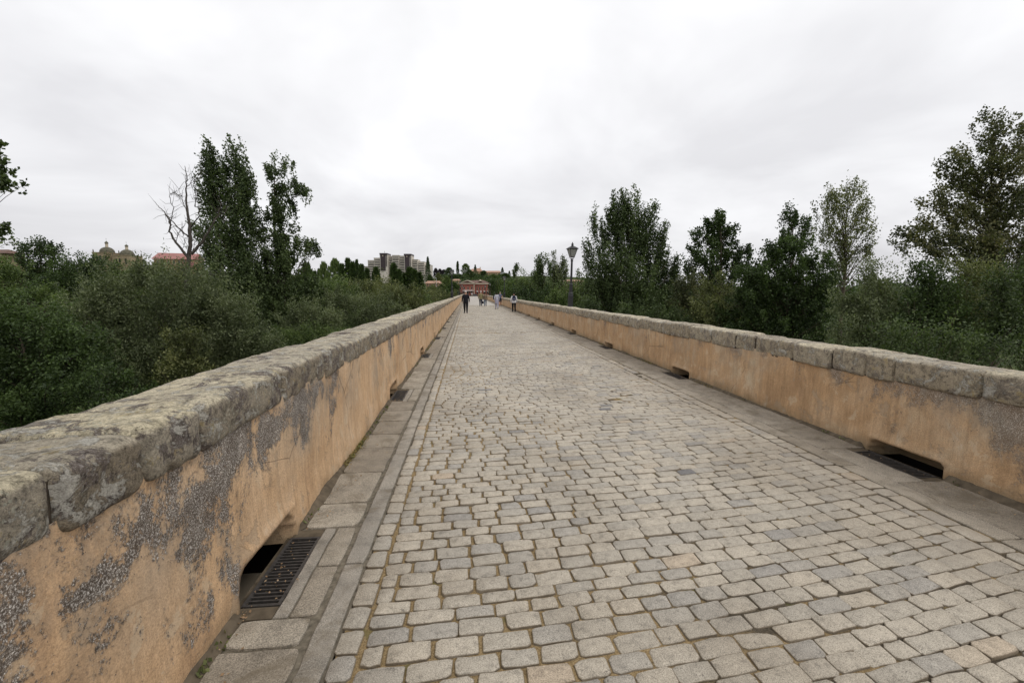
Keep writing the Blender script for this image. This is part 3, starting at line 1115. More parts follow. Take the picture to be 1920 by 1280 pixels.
def build_parapet(right):
    global rng
    rng = np.random.default_rng(31 if right else 77)
    p = thing('parapet_wall',
              'right-hand ochre plastered parapet with pale stone coping and drain openings' if right else
              'left-hand ochre plastered parapet with lichen-crusted stone coping, nearest the camera',
              'wall', (0, 0, 0), group='parapets of the bridge')
    ob('plaster_face', build_face(right), p)
    if right:
        J = [0.2, 0.9, 1.5, 2.2, 3.21, 3.97, 4.30, 4.75, 5.36, 6.17, 6.66, 7.37, 8.12]
        lo, hi = 0.40, 0.85
        ind = 40
    else:
        J = [-0.3, 0.3, 0.62, 1.0, 1.36, 1.71, 2.05, 2.95, 3.82, 4.42, 5.66]
        lo, hi = 0.50, 1.15
        ind = 30
    while J[-1] < Y1:
        J.append(J[-1] + rng.uniform(lo, hi))
    bulkV, bulkF, bulkT, nb = [], [], [], 0
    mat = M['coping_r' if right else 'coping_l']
    tones = {1.36: 0.35, 1.71: 0.95, 2.05: 0.75, 1.0: 0.9}
    for a_, b2 in zip(J[:-1], J[1:]):
        g_ = rng.uniform(0.006, 0.011) if a_ < 6.5 else rng.uniform(0.009, 0.016)
        yn = 6.5 if not right else 9.5
        fine = 2 if a_ < yn else (1 if a_ < 25 else 0)
        V_, F_ = coping_stone(a_ + g_ / 2, b2 - g_ / 2, right, fine)
        tn = rng.random() if right else tones.get(a_, rng.uniform(0.25, 0.9))
        if a_ < ind:
            c = np.array([V_[:, 0].mean(), a_, 0])
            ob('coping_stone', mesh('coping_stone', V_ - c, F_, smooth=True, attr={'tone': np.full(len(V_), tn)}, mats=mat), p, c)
        else:
            bulkV.append(V_)
            bulkF += [tuple(i + nb for i in f) for f in F_]
            bulkT.append(np.full(len(V_), tn))
            nb += len(V_)
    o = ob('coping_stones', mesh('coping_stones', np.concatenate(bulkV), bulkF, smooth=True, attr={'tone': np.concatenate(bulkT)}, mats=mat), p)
    o['kind'] = 'stuff'
    # mortar core under the coping closes the joints
    m = MB()
    if right:
        for s0, s1 in ((-2, 60), (60, 140), (140, Y1)):
            xa = float(XR(s0 if s0 > 0 else 0))
            V_ = [(XR(s0) + 0.006, s0, 0.74), (XR(s0) + 0.49, s0, 0.74), (XR(s1) + 0.49, s1, 0.74), (XR(s1) + 0.006, s1, 0.74),
                  (XR(s0) + 0.006, s0, 0.945), (XR(s0) + 0.49, s0, 0.945), (XR(s1) + 0.49, s1, 0.945), (XR(s1) + 0.006, s1, 0.945)]
            m.add(V_, [(3, 2, 1, 0), (4, 5, 6, 7), (0, 1, 5, 4), (1, 2, 6, 5), (2, 3, 7, 6), (3, 0, 4, 7)])
    else:
        m.box(XL - 0.50, XL - 0.012, -2, Y1, 0.88, 1.068)
    m.build('mortar_core', plain('coping_joint_mortar', (0.075, 0.06, 0.045), 0.95, 0.1, var=0.3, scale=20), p)
    # fillet of mortar and dirt along the foot of the wall
    ys = np.concatenate([np.arange(-0.5, 14, 0.04), np.arange(14, 60, 0.3)])
    V_, F_ = [], []
    for i, yy in enumerate(ys):
        amp = 0.5 + 0.9 * float(vnoise(np.array([yy * 1.7, 3.3, 9.0 if right else 0.0])))
        w = max(0.004, 0.034 + 0.026 * amp)
        hgt = max(0.004, 0.020 + 0.018 * amp)
        dr = min(abs(yy - d) for d in (DRR if right else DRL))
        if dr < 0.42:
            w, hgt = 0.003, -0.03
        j1, j2 = rng.normal(0, 0.004, 2)
        xw = float(XR(yy)) if right else XL
        s_ = -1 if right else 1
        V_ += [(xw - s_ * 0.03, yy, hgt + 0.006), (xw + s_ * (0.012 + w * 0.25), yy, hgt + j1), (xw + s_ * (0.012 + w * 0.65), yy, hgt * 0.4 + 0.003 + j2 * 0.5), (xw + s_ * (0.02 + w), yy, -0.006)]
    V_ = np.array(V_)
    F_ = grid_faces(len(ys), 4)
    if not right:
        F_ = F_[:, ::-1]
    ob('mortar_fillet', mesh('mortar_fillet', V_, F_, smooth=True, mats=M['mortar']), p)
    return p


par_l = build_parapet(False)
par_r = build_parapet(True)


# ------------------------------------------------------------------ drain grates
def grate(loc, right, label):
    w = 0.195
    t = thing('drain_grate', label, 'drain', loc, 0.0, 'drain grates along the ' + ('right' if right else 'left') + ' parapet')
    hl = 0.335
    s = -1 if right else 1
    m = MB()
    fr = 0.018
    xa, xb = sorted((0.0, s * w))
    m.box(xa, xb, -hl, -hl + fr, -0.03, 0.0)
    m.box(xa, xb, hl - fr, hl, -0.03, 0.0)
    m.box(xa, xa + fr, -hl + fr, hl - fr, -0.03, 0.0)
    m.box(xb - fr, xb, -hl + fr, hl - fr, -0.03, 0.0)
    m.build('frame', M['grate'], t)
    bar = MB().box(xa + fr, xb - fr, -0.0055, 0.0055, -0.025, -0.004)
    me = None
    nbar = 19
    for k in range(nbar):
        yy = -hl + fr + (k + 1) * (2 * hl - 2 * fr) / (nbar + 1)
        if me is None:
            b0 = bar.build('bar', M['grate'], t)
            me = b0.data
            b0.location = (0, yy, 0)
        else:
            ob('bar', me, t, (0, yy, 0))
    # the pit below, open upwards, reaching under the wall's opening
    x0, x1 = sorted((-s * 0.37, s * (w + 0.006)))
    V_ = [(x0, -0.44, -0.55), (x1, -0.44, -0.55), (x1, 0.44, -0.55), (x0, 0.44, -0.55), (x0, -0.44, -0.02), (x1, -0.44, -0.02), (x1, 0.44, -0.02), (x0, 0.44, -0.02)]
    ob('pit', mesh('pit', V_, [(0, 1, 2, 3), (0, 4, 5, 1), (1, 5, 6, 2), (2, 6, 7, 3), (3, 7, 4, 0)], mats=M['pit']), t)
    # stone fillers at both ends of the grate
    MB().box(xa, xb, -0.435, -hl - 0.003, -0.06, -0.003, 0.004).build('end_block', M['mortar'], t)
    MB().box(xa, xb, hl + 0.003, 0.435, -0.06, -0.003, 0.004).build('end_block', M['mortar'], t)
    return t


ordw = ['nearest', 'second nearest', 'third nearest', 'fourth nearest', 'fifth nearest', 'sixth nearest', 'seventh nearest', 'eighth nearest', 'ninth nearest']
for k, d in enumerate([d for d in DRL if d > 0 and d < 30]):
    grate((XL + 0.005, d, -0.004), False, 'iron drain grate under the left parapet, %s to the camera' % ordw[k])
for k, d in enumerate([d for d in DRR if d > 0 and d < 30]):
    grate((float(XR(d)) - 0.035, d, -0.005), True, 'iron drain grate under the right parapet, %s to the camera' % ordw[k])

# dry leaves caught on the near grate and dry moss at the foot of the walls
rng = np.random.default_rng(8)


def specks(name, P, size, mat, label, cat, flat=0.3):
    n = len(P)
    a = rng.normal(0, 1, (n, 3))
    a[:, 2] *= flat
    a /= np.linalg.norm(a, axis=1)[:, None]
    nn = rng.normal(0, 0.35, (n, 3)) + np.array([0, 0, 1])
    bb = np.cross(nn, a)
    bb /= np.linalg.norm(bb, axis=1)[:, None]
    l = rng.uniform(0.6, 1.3, (n, 1)) * size
    V_ = np.stack([P, P + a * l * 0.5 + bb * l * 0.32, P + a * l, P + a * l * 0.5 - bb * l * 0.32], 1).reshape(-1, 3)
    F_ = np.arange(4 * n).reshape(-1, 4)
    o = ob(name, mesh(name, V_, F_, attr={'tone': np.repeat(rng.random(n), 4)}, mats=mat))
    tag(o, label, cat, kind='stuff')


P = []
for d in DRL[1:4]:
    n = 26
    P += [(XL + rng.uniform(0.02, 0.19), d + rng.uniform(-0.32, 0.3), 0.0) for _ in range(n)]
    P += [(XL + rng.uniform(0.03, 0.10), d - 0.41 + rng.normal(0, 0.03), 0.008) for _ in range(16)]
for _ in range(260):
    yy = 0.8 + 14 * rng.random() ** 1.4
    P.append((XL + 0.05 + abs(rng.normal(0, 0.12)), yy, 0.012))
    P.append((float(XR(yy)) - 0.05 - abs(rng.normal(0, 0.14)), yy + 1.5, 0.010))
specks('leaf_litter', np.array(P), 0.016, M['litter'], 'dry brown leaf bits on the grates and gutters along both parapets', 'leaf litter')
P = []
for _ in range(15000):
    yy = 0.8 + 20 * rng.random() ** 1.5
    if vnoise(np.array([yy * 1.1, 4.0, 1.0])) > 0.05 and min(abs(yy - d) for d in DRL) > 0.42:
        P.append((XL + 0.02 + abs(rng.normal(0, 0.028)), yy, abs(rng.normal(0.012, 0.010))))
    if vnoise(np.array([yy * 0.8, 9.0, 3.0])) > 0.25 and min(abs(yy - d) for d in DRR) > 0.42:
        P.append((float(XR(yy)) - 0.02 - abs(rng.normal(0, 0.03)), yy, abs(rng.normal(0.01, 0.012))))
specks('dry_moss', np.array(P), 0.018, M['moss'], 'yellowish dry moss growing along the feet of both parapets', 'moss', 0.8)

# sparse weeds rooted where wall and paving meet
P = []
for _ in range(70):
    left = rng.random() < 0.65
    yy = 1.6 + 15 * rng.random() ** 1.3
    if min(abs(yy - d) for d in (DRL if left else DRR)) < 0.45:
        continue
    xx = XL + 0.045 if left else float(XR(yy)) - 0.045
    for _k in range(int(rng.integers(8, 26))):
        P.append((xx + rng.normal(0, 0.012), yy + rng.normal(0, 0.03), 0.008))
specks('grass_weeds', np.array(P), 0.026, L['olive'], 'small green weeds sprouting where the parapets meet the paving', 'weeds', 4.0)

# ================================================================== TREES AND BUSHES
TREE_SEED = [100]


def leaf_mesh(name, P, A, N, ln, asp, tone, mat):
    n = len(P)
    A = A / (np.linalg.norm(A, axis=1)[:, None] + 1e-9)
    B = np.cross(N, A)
    B /= np.linalg.norm(B, axis=1)[:, None] + 1e-9
    l = ln[:, None]
    w = l * asp * 0.5
    V_ = np.stack([P, P + A * l * 0.42 + B * w, P + A * l, P + A * l * 0.42 - B * w], 1).reshape(-1, 3)
    return mesh(name, V_, np.arange(4 * n).reshape(-1, 4), attr={'tone': np.repeat(tone, 4)}, mats=mat)


def plant(name, label, cat, D, base_px, lobes, mat, leaf=0.16, asp=0.8, lai=3.5, clump=0.45, stretch=1.6,
          up=0.8, out=0.5, wind=(0, 0, 0), group=None, trunk_r=0.18, bark='bark', top_trunk=0.9, limb_cap=110, droop=0.0, dvar=0.25, parts=('trunk', 'crown'), gap=1.0, hollow=0.42, rise=0.55, cull=-0.22, cs=1.0, top_off=0):
    """a tree or bush: trunk, limbs to every leaf clump, and leaves scattered round the limb ends inside the given lobes
    lobes: (px, py, rx, ry[, depth shift in m]) of the crown's bulges as surveyed in the photograph"""
    TREE_SEED[0] += 1
    r = np.random.default_rng(TREE_SEED[0])
    bp = at(base_px, 560, D)
    bz = float(ground_z(bp[0], bp[1]))
    base = np.array([bp[0], bp[1], bz])
    k = D / FPX
    lai = lai * 1.30
    leaf = leaf * 0.86
    Cs, Ws, Lt = [], [], []
    topc = None
    for lb in lobes:
        px, py, rx, ry = lb[:4]
        py += top_off
        dd = lb[4] if len(lb) > 4 else r.normal(0, dvar) * min(rx, ry) * k
        c = at(px, py, D + dd)
        ra = np.array([rx * k, max(min(rx, ry) * k * 1.05, 0.35), ry * k])
        area = math.pi * ra[0] * ra[2]
        nl = area * lai / (0.5 * leaf * leaf * asp)
        per = 100.0 / gap
        n = max(2, int(nl / per))
        u = r.normal(0, 1, (n, 3))
        u /= np.linalg.norm(u, axis=1)[:, None]
        rad = r.random(n) ** hollow
        rad = rad * (1 + 0.22 * vnoise(u * 2.3 + TREE_SEED[0]))
        Cs.append(c + u * rad[:, None] * ra)
        Ws.append(np.full(n, nl / n))
        Lt.append(np.full(n, r.normal(0, 0.10)))
        if topc is None or c[2] + ra[2] > topc[2] + 0:
            topc = c + np.array([0, 0, ra[2] * 0.6])
    C = np.concatenate(Cs)
    W = np.concatenate(Ws)
    if parts[0] == 'stem':            # shoots that stick out of the mass
        sh = r.random(len(C)) < 0.14
        C[sh] += (r.normal(0, 0.5, (int(sh.sum()), 3)) * np.array([1, 1, 0.5]) + np.array([0, 0, 1.0])) * clump * r.uniform(0.4, 1.6, (int(sh.sum()), 1))
        W[sh] *= 0.55
    zfloor = bz + 0.2
    C[:, 2] = np.maximum(C[:, 2], zfloor)
    K = len(C)
    # trunk
    tt = np.linspace(0, 1, 9)
    tip = base + (topc - base) * top_trunk
    TP = base[None] * (1 - tt[:, None]) + tip[None] * tt[:, None]
    H = tip[2] - base[2]
    wob = fbm(np.stack([tt * 2.2, tt * 0 + TREE_SEED[0], tt * 0], -1), 2)
    wob2 = fbm(np.stack([tt * 2.2, tt * 0 + TREE_SEED[0] + 50, tt * 0], -1), 2)
    TP[:, 0] += wob * H * 0.03 * np.sin(tt * math.pi)
    TP[:, 1] += wob2 * H * 0.03 * np.sin(tt * math.pi)
    TP[0, 2] -= 0.3
    TR = trunk_r * (1 - 0.88 * tt ** 0.9)
    m = MB()
    m.tube(TP, TR, 7)
    hd = np.linalg.norm(C[:, :2] - np.array([np.interp(C[:, 2], TP[:, 2], TP[:, 0]), np.interp(C[:, 2], TP[:, 2], TP[:, 1])]).T, axis=1)
    za = np.clip(C[:, 2] - hd * (rise + up * 0.8) - 0.04 * H, base[2] + 0.12 * H, tip[2])
    AT = np.stack([np.interp(za, TP[:, 2], TP[:, 0]), np.interp(za, TP[:, 2], TP[:, 1]), za], -1)
    DIR = C - AT
    DIR = DIR / (np.linalg.norm(DIR, axis=1)[:, None] + 1e-6) * out + np.array([0, 0, up]) + np.array(wind) + r.normal(0, 0.12 if up >= 0.9 else 0.22, (K, 3))
    DIR /= np.linalg.norm(DIR, axis=1)[:, None]
    sel = r.permutation(K)[:limb_cap]
    for i in sel:
        ts = np.linspace(0, 1, 5)[:, None]
        mid = AT[i] * 0.5 + C[i] * 0.5 - DIR[i] * 0.12 * np.linalg.norm(C[i] - AT[i])
        end = C[i] + DIR[i] * clump * 0.7
        cur = AT[i] * (1 - ts) ** 2 + 2 * mid * ts * (1 - ts) + end * ts ** 2
        cur[1:-1] += r.normal(0, 0.03, (3, 3)) * np.linalg.norm(C[i] - AT[i])
        fr = 1 - (za[i] - base[2]) / max(H, 0.1)
        rr = trunk_r * (0.08 + 0.26 * max(fr, 0.05))
        m.tube(cur, rr * np.array([1, 0.75, 0.5, 0.3, 0.12]), 3)
    # leaves
    cnt = np.maximum(3, (W * r.uniform(0.55, 1.45, K)).astype(int))
    idx = np.repeat(np.arange(K), cnt)
    n = len(idx)
    g1 = r.normal(0, 1, (n, 3)) * clump * 0.36 * np.clip(r.normal(1.0, 0.3, K), 0.5, 1.7)[idx][:, None]
    al = r.uniform(-0.75, 0.75, (n, 1)) * clump * stretch
    shr = 1 - 0.45 * np.clip(al / (clump * stretch), 0, 1)
    P = C[idx] + DIR[idx] * al + g1 * shr
    P[:, 2] = np.maximum(P[:, 2], bz + 0.1)
    # hollows between the boughs
    keep = vnoise(P * np.array([1, 1, 0.42 if up >= 0.9 else 1.0]) * cs / max(clump * 1.7, 0.3) + TREE_SEED[0] * 3.1) > (cull if up < 0.5 or cull != -0.22 else -0.45) + r.normal(0, 0.10, n)
    P, idx = P[keep], idx[keep]
    n = len(idx)
    A = DIR[idx] * 0.5 + r.normal(0, 0.6, (n, 3)) + np.array(wind) * 0.8 + np.array([0, 0, -droop])
    N = r.normal(0, 0.75, (n, 3)) + np.array([0, 0, 0.7])
    ln = leaf * r.uniform(0.65, 1.3, n)
    ct = np.clip(r.uniform(0.15, 0.80, K) + np.concatenate(Lt), 0.05, 0.95)
    tone = np.clip(ct[idx] + r.normal(0, 0.20, n), 0, 1)
    t = thing(name, label, cat, tuple(base), 0.0, group)
    wood = np.concatenate(m.v) - base
    ob(parts[0], mesh(parts[0], wood, m.f, smooth=True, mats=M[bark]), t)
    ob(parts[1], leaf_mesh(parts[1], P - base, A, N, ln, asp, tone, L[mat]), t)
    return t


BUSH = dict(parts=('stem', 'foliage'), trunk_r=0.10, top_trunk=0.7, limb_cap=70)
WL = 'willow'

# ---- left of the bridge
plant('poplar_tree', 'tall dense wind-bent poplar, left one of the pair behind the bare dead tree', 'tree', 32, 445,
      [(394, 275, 9, 18), (386, 300, 10, 26), (404, 300, 14, 34), (440, 272, 9, 20), (446, 300, 18, 34), (428, 315, 12, 34), (466, 330, 14, 36), (390, 350, 16, 42), (412, 360, 20, 44), (450, 365, 26, 46), (472, 385, 12, 36),
       (392, 420, 20, 44), (425, 430, 22, 48), (460, 440, 26, 48), (398, 490, 24, 42), (440, 500, 34, 45), (472, 510, 24, 42), (415, 560, 44, 42), (465, 575, 46, 45), (440, 620, 60, 34)],
      'poplar', 0.160, 0.85, 4.6, 0.40, 3.0, 1.0, 0.30, (-0.30, 0.0, 0.05), group='pair of tall poplars on the left', trunk_r=0.30, cull=-0.5, top_off=18)
plant('poplar_tree', 'ragged poplar with open crown, right one of the pair on the left bank', 'tree', 33, 525,
      [(513, 294, 4, 9), (506, 322, 12, 14), (540, 312, 12, 17), (524, 338, 16, 14), (528, 352, 16, 16), (553, 352, 16, 10), (568, 362, 11, 12), (517, 366, 13, 18), (545, 385, 14, 16),
       (519, 400, 17, 20), (500, 405, 13, 14), (532, 415, 15, 14), (490, 432, 16, 22), (520, 440, 20, 22), (555, 431, 16, 6), (540, 462, 26, 14), (572, 465, 22, 13), (590, 465, 9, 9), (512, 480, 32, 26),
       (548, 500, 30, 26), (500, 525, 40, 32), (550, 545, 46, 34), (585, 545, 28, 26), (520, 585, 60, 38), (575, 590, 36, 28)],
      'poplar', 0.160, 0.9, 4.8, 0.36, 1.7, 0.6, 0.6, (-0.12, 0, 0), cull=-0.4, group='pair of tall poplars on the left', trunk_r=0.26)
plant('cottonwood_tree', 'cottonwood reaching leafy twigs in at the left edge against the sky', 'tree', 13, -150,
      [(-2, 296, 12, 16), (2, 318, 10, 10), (8, 345, 22, 10), (26, 346, 11, 7), (-24, 335, 22, 32), (-2, 424, 12, 10), (4, 448, 9, 10), (-30, 430, 30, 40), (-70, 270, 50, 70), (-90, 400, 50, 80), (-150, 330, 60, 90)],
      'poplar', 0.115, 0.95, 4.0, 0.20, 1.2, 0.1, 0.8, trunk_r=0.2, dvar=0.1, cull=-0.6)
plant('robinia_tree', 'dark green leafy tree just beyond the parapet at the far left', 'tree', 11.5, 70,
      [(30, 600, 80, 34), (105, 625, 62, 36), (20, 660, 90, 60), (125, 665, 50, 40), (60, 700, 110, 50), (140, 720, 55, 45), (20, 770, 80, 60), (95, 775, 90, 50), (-40, 690, 50, 90), (180, 780, 60, 40)],
      'dark', 0.088, 0.5, 4.2, 0.26, 1.7, 0.25, 0.7, trunk_r=0.16, droop=0.35)
plant('willow_bush', 'broad grey-green willow left of the dead tree trunk', 'bush', 19, 240,
      [(215, 545, 62, 34), (280, 530, 55, 32), (330, 545, 40, 36), (180, 590, 60, 42), (250, 590, 80, 50), (320, 600, 60, 50), (220, 650, 90, 50), (310, 670, 80, 50), (240, 710, 80, 40)],
      WL, 0.135, 0.34, 3.6, 0.40, 1.8, 0.55, 0.6, group='willows below the left parapet', **BUSH)
plant('willow_bush', 'olive-green willow right of the dead tree trunk below the tall poplars', 'bush', 20, 410,
      [(385, 545, 45, 34), (430, 575, 50, 40), (390, 600, 60, 48), (440, 640, 60, 42), (375, 660, 60, 46), (420, 690, 80, 34), (490, 650, 40, 30)],
      WL, 0.135, 0.34, 3.6, 0.40, 1.8, 0.5, 0.6, group='willows below the left parapet', **BUSH)
plant('elm_tree', 'rounded tree rising above the thicket left of the domed church', 'tree', 48, 70,
      [(50, 470, 16, 12), (75, 462, 22, 12), (92, 472, 16, 12), (68, 485, 36, 18), (60, 515, 55, 25), (70, 545, 70, 30)], 'dark', 0.24, 0.7, 3.6, 0.6, 1.4, 0.5, 0.6, trunk_r=0.3)
for lab, D, px, lobes, mt, lf in [
    ('bright green bush at the left edge behind the dark robinia', 30, 20, [(15, 535, 60, 30), (0, 500, 40, 22), (70, 560, 55, 24), (20, 580, 80, 30)], 'bright', 0.16),
    ('dense green tree in front of the left domed tower', 40, 150, [(125, 505, 42, 20), (165, 500, 38, 18), (150, 530, 60, 26), (110, 550, 60, 28)], 'dark', 0.2),
    ('soft green crown in front of the right domed tower', 55, 220, [(150, 486, 26, 12), (205, 508, 34, 14), (245, 510, 32, 15), (230, 535, 60, 22)], 'bright', 0.26),
    ('greyish green crown below the pink-roofed building', 50, 310, [(290, 506, 28, 13), (330, 510, 28, 14), (310, 530, 50, 18), (370, 520, 24, 20)], 'olive', 0.24),
    ('olive-green elder half hidden between the two willows', 18, 345, [(350, 640, 34, 30), (330, 690, 40, 34), (370, 700, 40, 30)], 'olive', 0.12),
    ('dark bush in the hollow left of the big willow', 16, 165, [(165, 640, 30, 34), (190, 690, 44, 40), (230, 740, 60, 36)], 'dark', 0.11),
    ('light green bush standing between robinia and the willow', 24, 140, [(140, 575, 40, 26), (120, 600, 30, 30), (165, 560, 26, 18)], 'bright', 0.13),
]:
    plant('leafy_tree', lab, 'tree', D, px, lobes, mt, lf, 0.6, 3.6, lf * 2.6, 1.5, 0.4, 0.6, trunk_r=0.14)
for lab, D, px, lobes, mt, lf in [
    ('bright green low bush close behind the left parapet', 24, 590, [(560, 635, 55, 22), (620, 632, 50, 18), (530, 660, 60, 26), (600, 655, 60, 20), (500, 690, 50, 26)], 'bright', 0.115),
    ('rounded grey-green willow left of the bright low bush', 30, 600, [(575, 585, 36, 24), (610, 600, 36, 22), (560, 610, 40, 24)], WL, 0.15),
    ('big rounded willow in the middle of the left thicket', 34, 645, [(650, 580, 40, 26), (625, 565, 36, 22), (670, 600, 40, 22), (700, 590, 30, 20)], WL, 0.16),
    ('rounded willow nearer the parapet in front of the cypresses', 38, 705, [(715, 575, 34, 20), (735, 590, 30, 16), (690, 572, 28, 18)], WL, 0.18),
    ('yellowish olive bush under the long stepped building', 44, 740, [(745, 560, 34, 18), (775, 570, 30, 14), (720, 552, 26, 16)], 'olive', 0.2),
    ('green bush beside the left wall, below the leaning grey pole', 55, 790, [(790, 558, 26, 12), (812, 562, 20, 9), (770, 552, 22, 12)], 'olive', 0.24),
    ('mid-green bush behind the big rounded willow', 52, 620, [(605, 545, 36, 18), (640, 545, 30, 16), (580, 550, 26, 18)], 'bright', 0.24),
    ('olive bush at the foot of the cypress row', 60, 690, [(685, 542, 36, 14), (720, 538, 26, 12), (655, 545, 24, 12)], 'olive', 0.26),
    ('spiky olive bush next to the first left lamp post', 70, 835, [(832, 556, 16, 7), (815, 552, 14, 8), (848, 556, 10, 6)], 'olive', 0.24),
]:
    plant('willow_bush' if mt == WL else 'leafy_bush', lab, 'bush', D, px, lobes, mt, lf, 0.42, 3.4, lf * 2.5, 1.6, 0.5, 0.6, **BUSH)

# ---- right of the bridge
plant('poplar_tree', 'broad poplar with upswept branches just right of the near lamp post', 'tree', 38, 1182,
      [(1152, 368, 8, 20), (1160, 392, 16, 28), (1172, 366, 8, 20), (1190, 362, 9, 14), (1182, 395, 22, 30), (1212, 392, 16, 24), (1118, 405, 9, 26), (1138, 420, 22, 36), (1172, 440, 36, 42), (1215, 435, 28, 38),
       (1242, 430, 11, 28), (1108, 460, 14, 32), (1130, 485, 28, 40), (1180, 500, 50, 44), (1232, 490, 32, 42), (1260, 500, 14, 34), (1102, 530, 20, 36), (1140, 550, 44, 40), (1200, 555, 52, 42), (1250, 550, 26, 40)],
      'poplar', 0.172, 0.8, 4.6, 0.42, 3.2, 1.1, 0.45, group='poplars on the right bank', trunk_r=0.3, cull=-0.55, top_off=20)
plant('alder_tree', 'dark bushy tree with lobed crown between the broad poplar and the round-topped maple', 'tree', 42, 1350,
      [(1352, 415, 22, 17), (1362, 432, 26, 18), (1328, 432, 18, 12), (1310, 445, 16, 13), (1340, 455, 34, 20), (1300, 480, 16, 16), (1325, 485, 34, 22), (1370, 475, 26, 24), (1398, 466, 11, 11), (1405, 482, 8, 10), (1290, 505, 10, 12), (1345, 515, 50, 26), (1390, 505, 20, 20)],
      'dark', 0.19, 0.9, 4.6, 0.45, 1.3, 0.5, 0.7, trunk_r=0.28, cull=-0.45)
plant('maple_tree', 'dense dark green round-topped maple behind the right parapet', 'tree', 27, 1470,
      [(1485, 468, 44, 24), (1445, 490, 40, 28), (1410, 520, 34, 30), (1550, 530, 26, 36), (1520, 500, 34, 28), (1480, 520, 66, 34), (1425, 545, 46, 40), (1530, 560, 40, 50), (1470, 580, 70, 44), (1400, 590, 50, 40), (1440, 625, 80, 30), (1530, 625, 40, 30)],
      'dark', 0.135, 0.8, 3.9, 0.36, 1.2, 0.35, 0.7, trunk_r=0.24, cull=-0.5)
plant('poplar_tree', 'small narrow poplar peeping over the round-topped maple', 'tree', 55, 1492,
      [(1486, 392, 9, 10), (1478, 412, 17, 14), (1500, 418, 15, 14), (1515, 432, 11, 16), (1475, 436, 16, 14), (1495, 448, 28, 18)],
      'dark', 0.24, 0.8, 4.2, 0.5, 2.0, 0.9, 0.4, group='poplars on the right bank', trunk_r=0.25)
plant('ash_tree', 'airy light-crowned tree with sky showing through, right of the round maple', 'tree', 36, 1578,
      [(1592, 350, 22, 14), (1610, 362, 18, 14), (1560, 368, 20, 16), (1585, 385, 32, 20), (1622, 388, 18, 16), (1546, 398, 16, 16), (1570, 415, 30, 20), (1612, 420, 26, 20), (1630, 428, 12, 10), (1550, 440, 20, 22), (1590, 450, 30, 22), (1628, 462, 14, 18), (1560, 475, 24, 20), (1605, 485, 28, 16), (1570, 505, 30, 16)],
      'olive', 0.165, 0.75, 1.75, 0.5, 1.6, 0.8, 0.6, trunk_r=0.22, gap=1.6, limb_cap=160)
plant('walnut_tree', 'big spreading tree at the right edge with dark drooping limbs', 'tree', 20, 1908,
      [(1858, 217, 26, 10), (1842, 236, 18, 10), (1890, 232, 30, 22), (1905, 270, 34, 30), (1860, 265, 24, 14), (1798, 278, 26, 10), (1780, 300, 18, 12), (1830, 300, 46, 20), (1885, 310, 46, 26), (1790, 328, 34, 14), (1765, 350, 24, 10),
       (1830, 345, 56, 22), (1895, 360, 44, 34), (1790, 372, 44, 14), (1748, 372, 20, 8), (1840, 395, 60, 22), (1770, 405, 46, 14), (1725, 415, 26, 9), (1690, 424, 22, 7), (1720, 440, 36, 10), (1690, 450, 18, 8), (1785, 435, 52, 16), (1760, 460, 42, 12), (1840, 440, 50, 26), (1900, 430, 46, 50), (1830, 480, 70, 24), (1890, 500, 60, 36), (1950, 340, 34, 80), (1950, 470, 34, 50)],
      'brown', 0.118, 0.75, 3.7, 0.34, 1.8, 0.12, 0.9, trunk_r=0.18, limb_cap=170, gap=1.2, rise=0.22, cull=-0.36, top_off=14)
for nm, lab, D, px, lobes, mt, lf, asp_ in [
    ('willow_bush', 'grey-green willow thicket below the airy tree', 16, 1640, [(1590, 555, 26, 26), (1640, 520, 34, 22), (1660, 550, 50, 36), (1610, 600, 50, 34), (1680, 600, 50, 40), (1640, 640, 70, 40), (1585, 625, 30, 34)], 'willow', 0.112, 0.36),
    ('hawthorn_bush', 'dark hawthorn between the two willows at the right', 15, 1740, [(1725, 520, 36, 22), (1755, 550, 40, 30), (1720, 585, 44, 34), (1770, 600, 44, 36), (1735, 640, 60, 40)], 'dark', 0.085, 0.75),
    ('willow_bush', 'tall olive-green willow under the big spreading tree', 15.5, 1820, [(1800, 515, 36, 20), (1830, 540, 50, 34), (1790, 570, 40, 36), (1850, 600, 54, 44), (1800, 630, 60, 40)], 'olive', 0.110, 0.36),
    ('leafy_bush', 'dark leafy thicket at the right edge behind the parapet', 14, 1900, [(1880, 550, 36, 34), (1920, 535, 40, 36), (1970, 560, 50, 60), (1880, 610, 50, 44), (1930, 640, 70, 50), (1850, 655, 50, 30)], 'poplar', 0.095, 0.6),
    ('bramble_bush', 'low mid-green bramble showing just over the coping at the right', 11, 1780, [(1690, 640, 60, 22), (1780, 655, 70, 24), (1870, 668, 60, 22)], 'poplar', 0.08, 0.6),
]:
    plant(nm, lab, 'bush', D, px, lobes, mt, lf, asp_, 3.7, 0.34, 1.6, 0.4, 0.65, group='bushes below the right parapet', **BUSH)
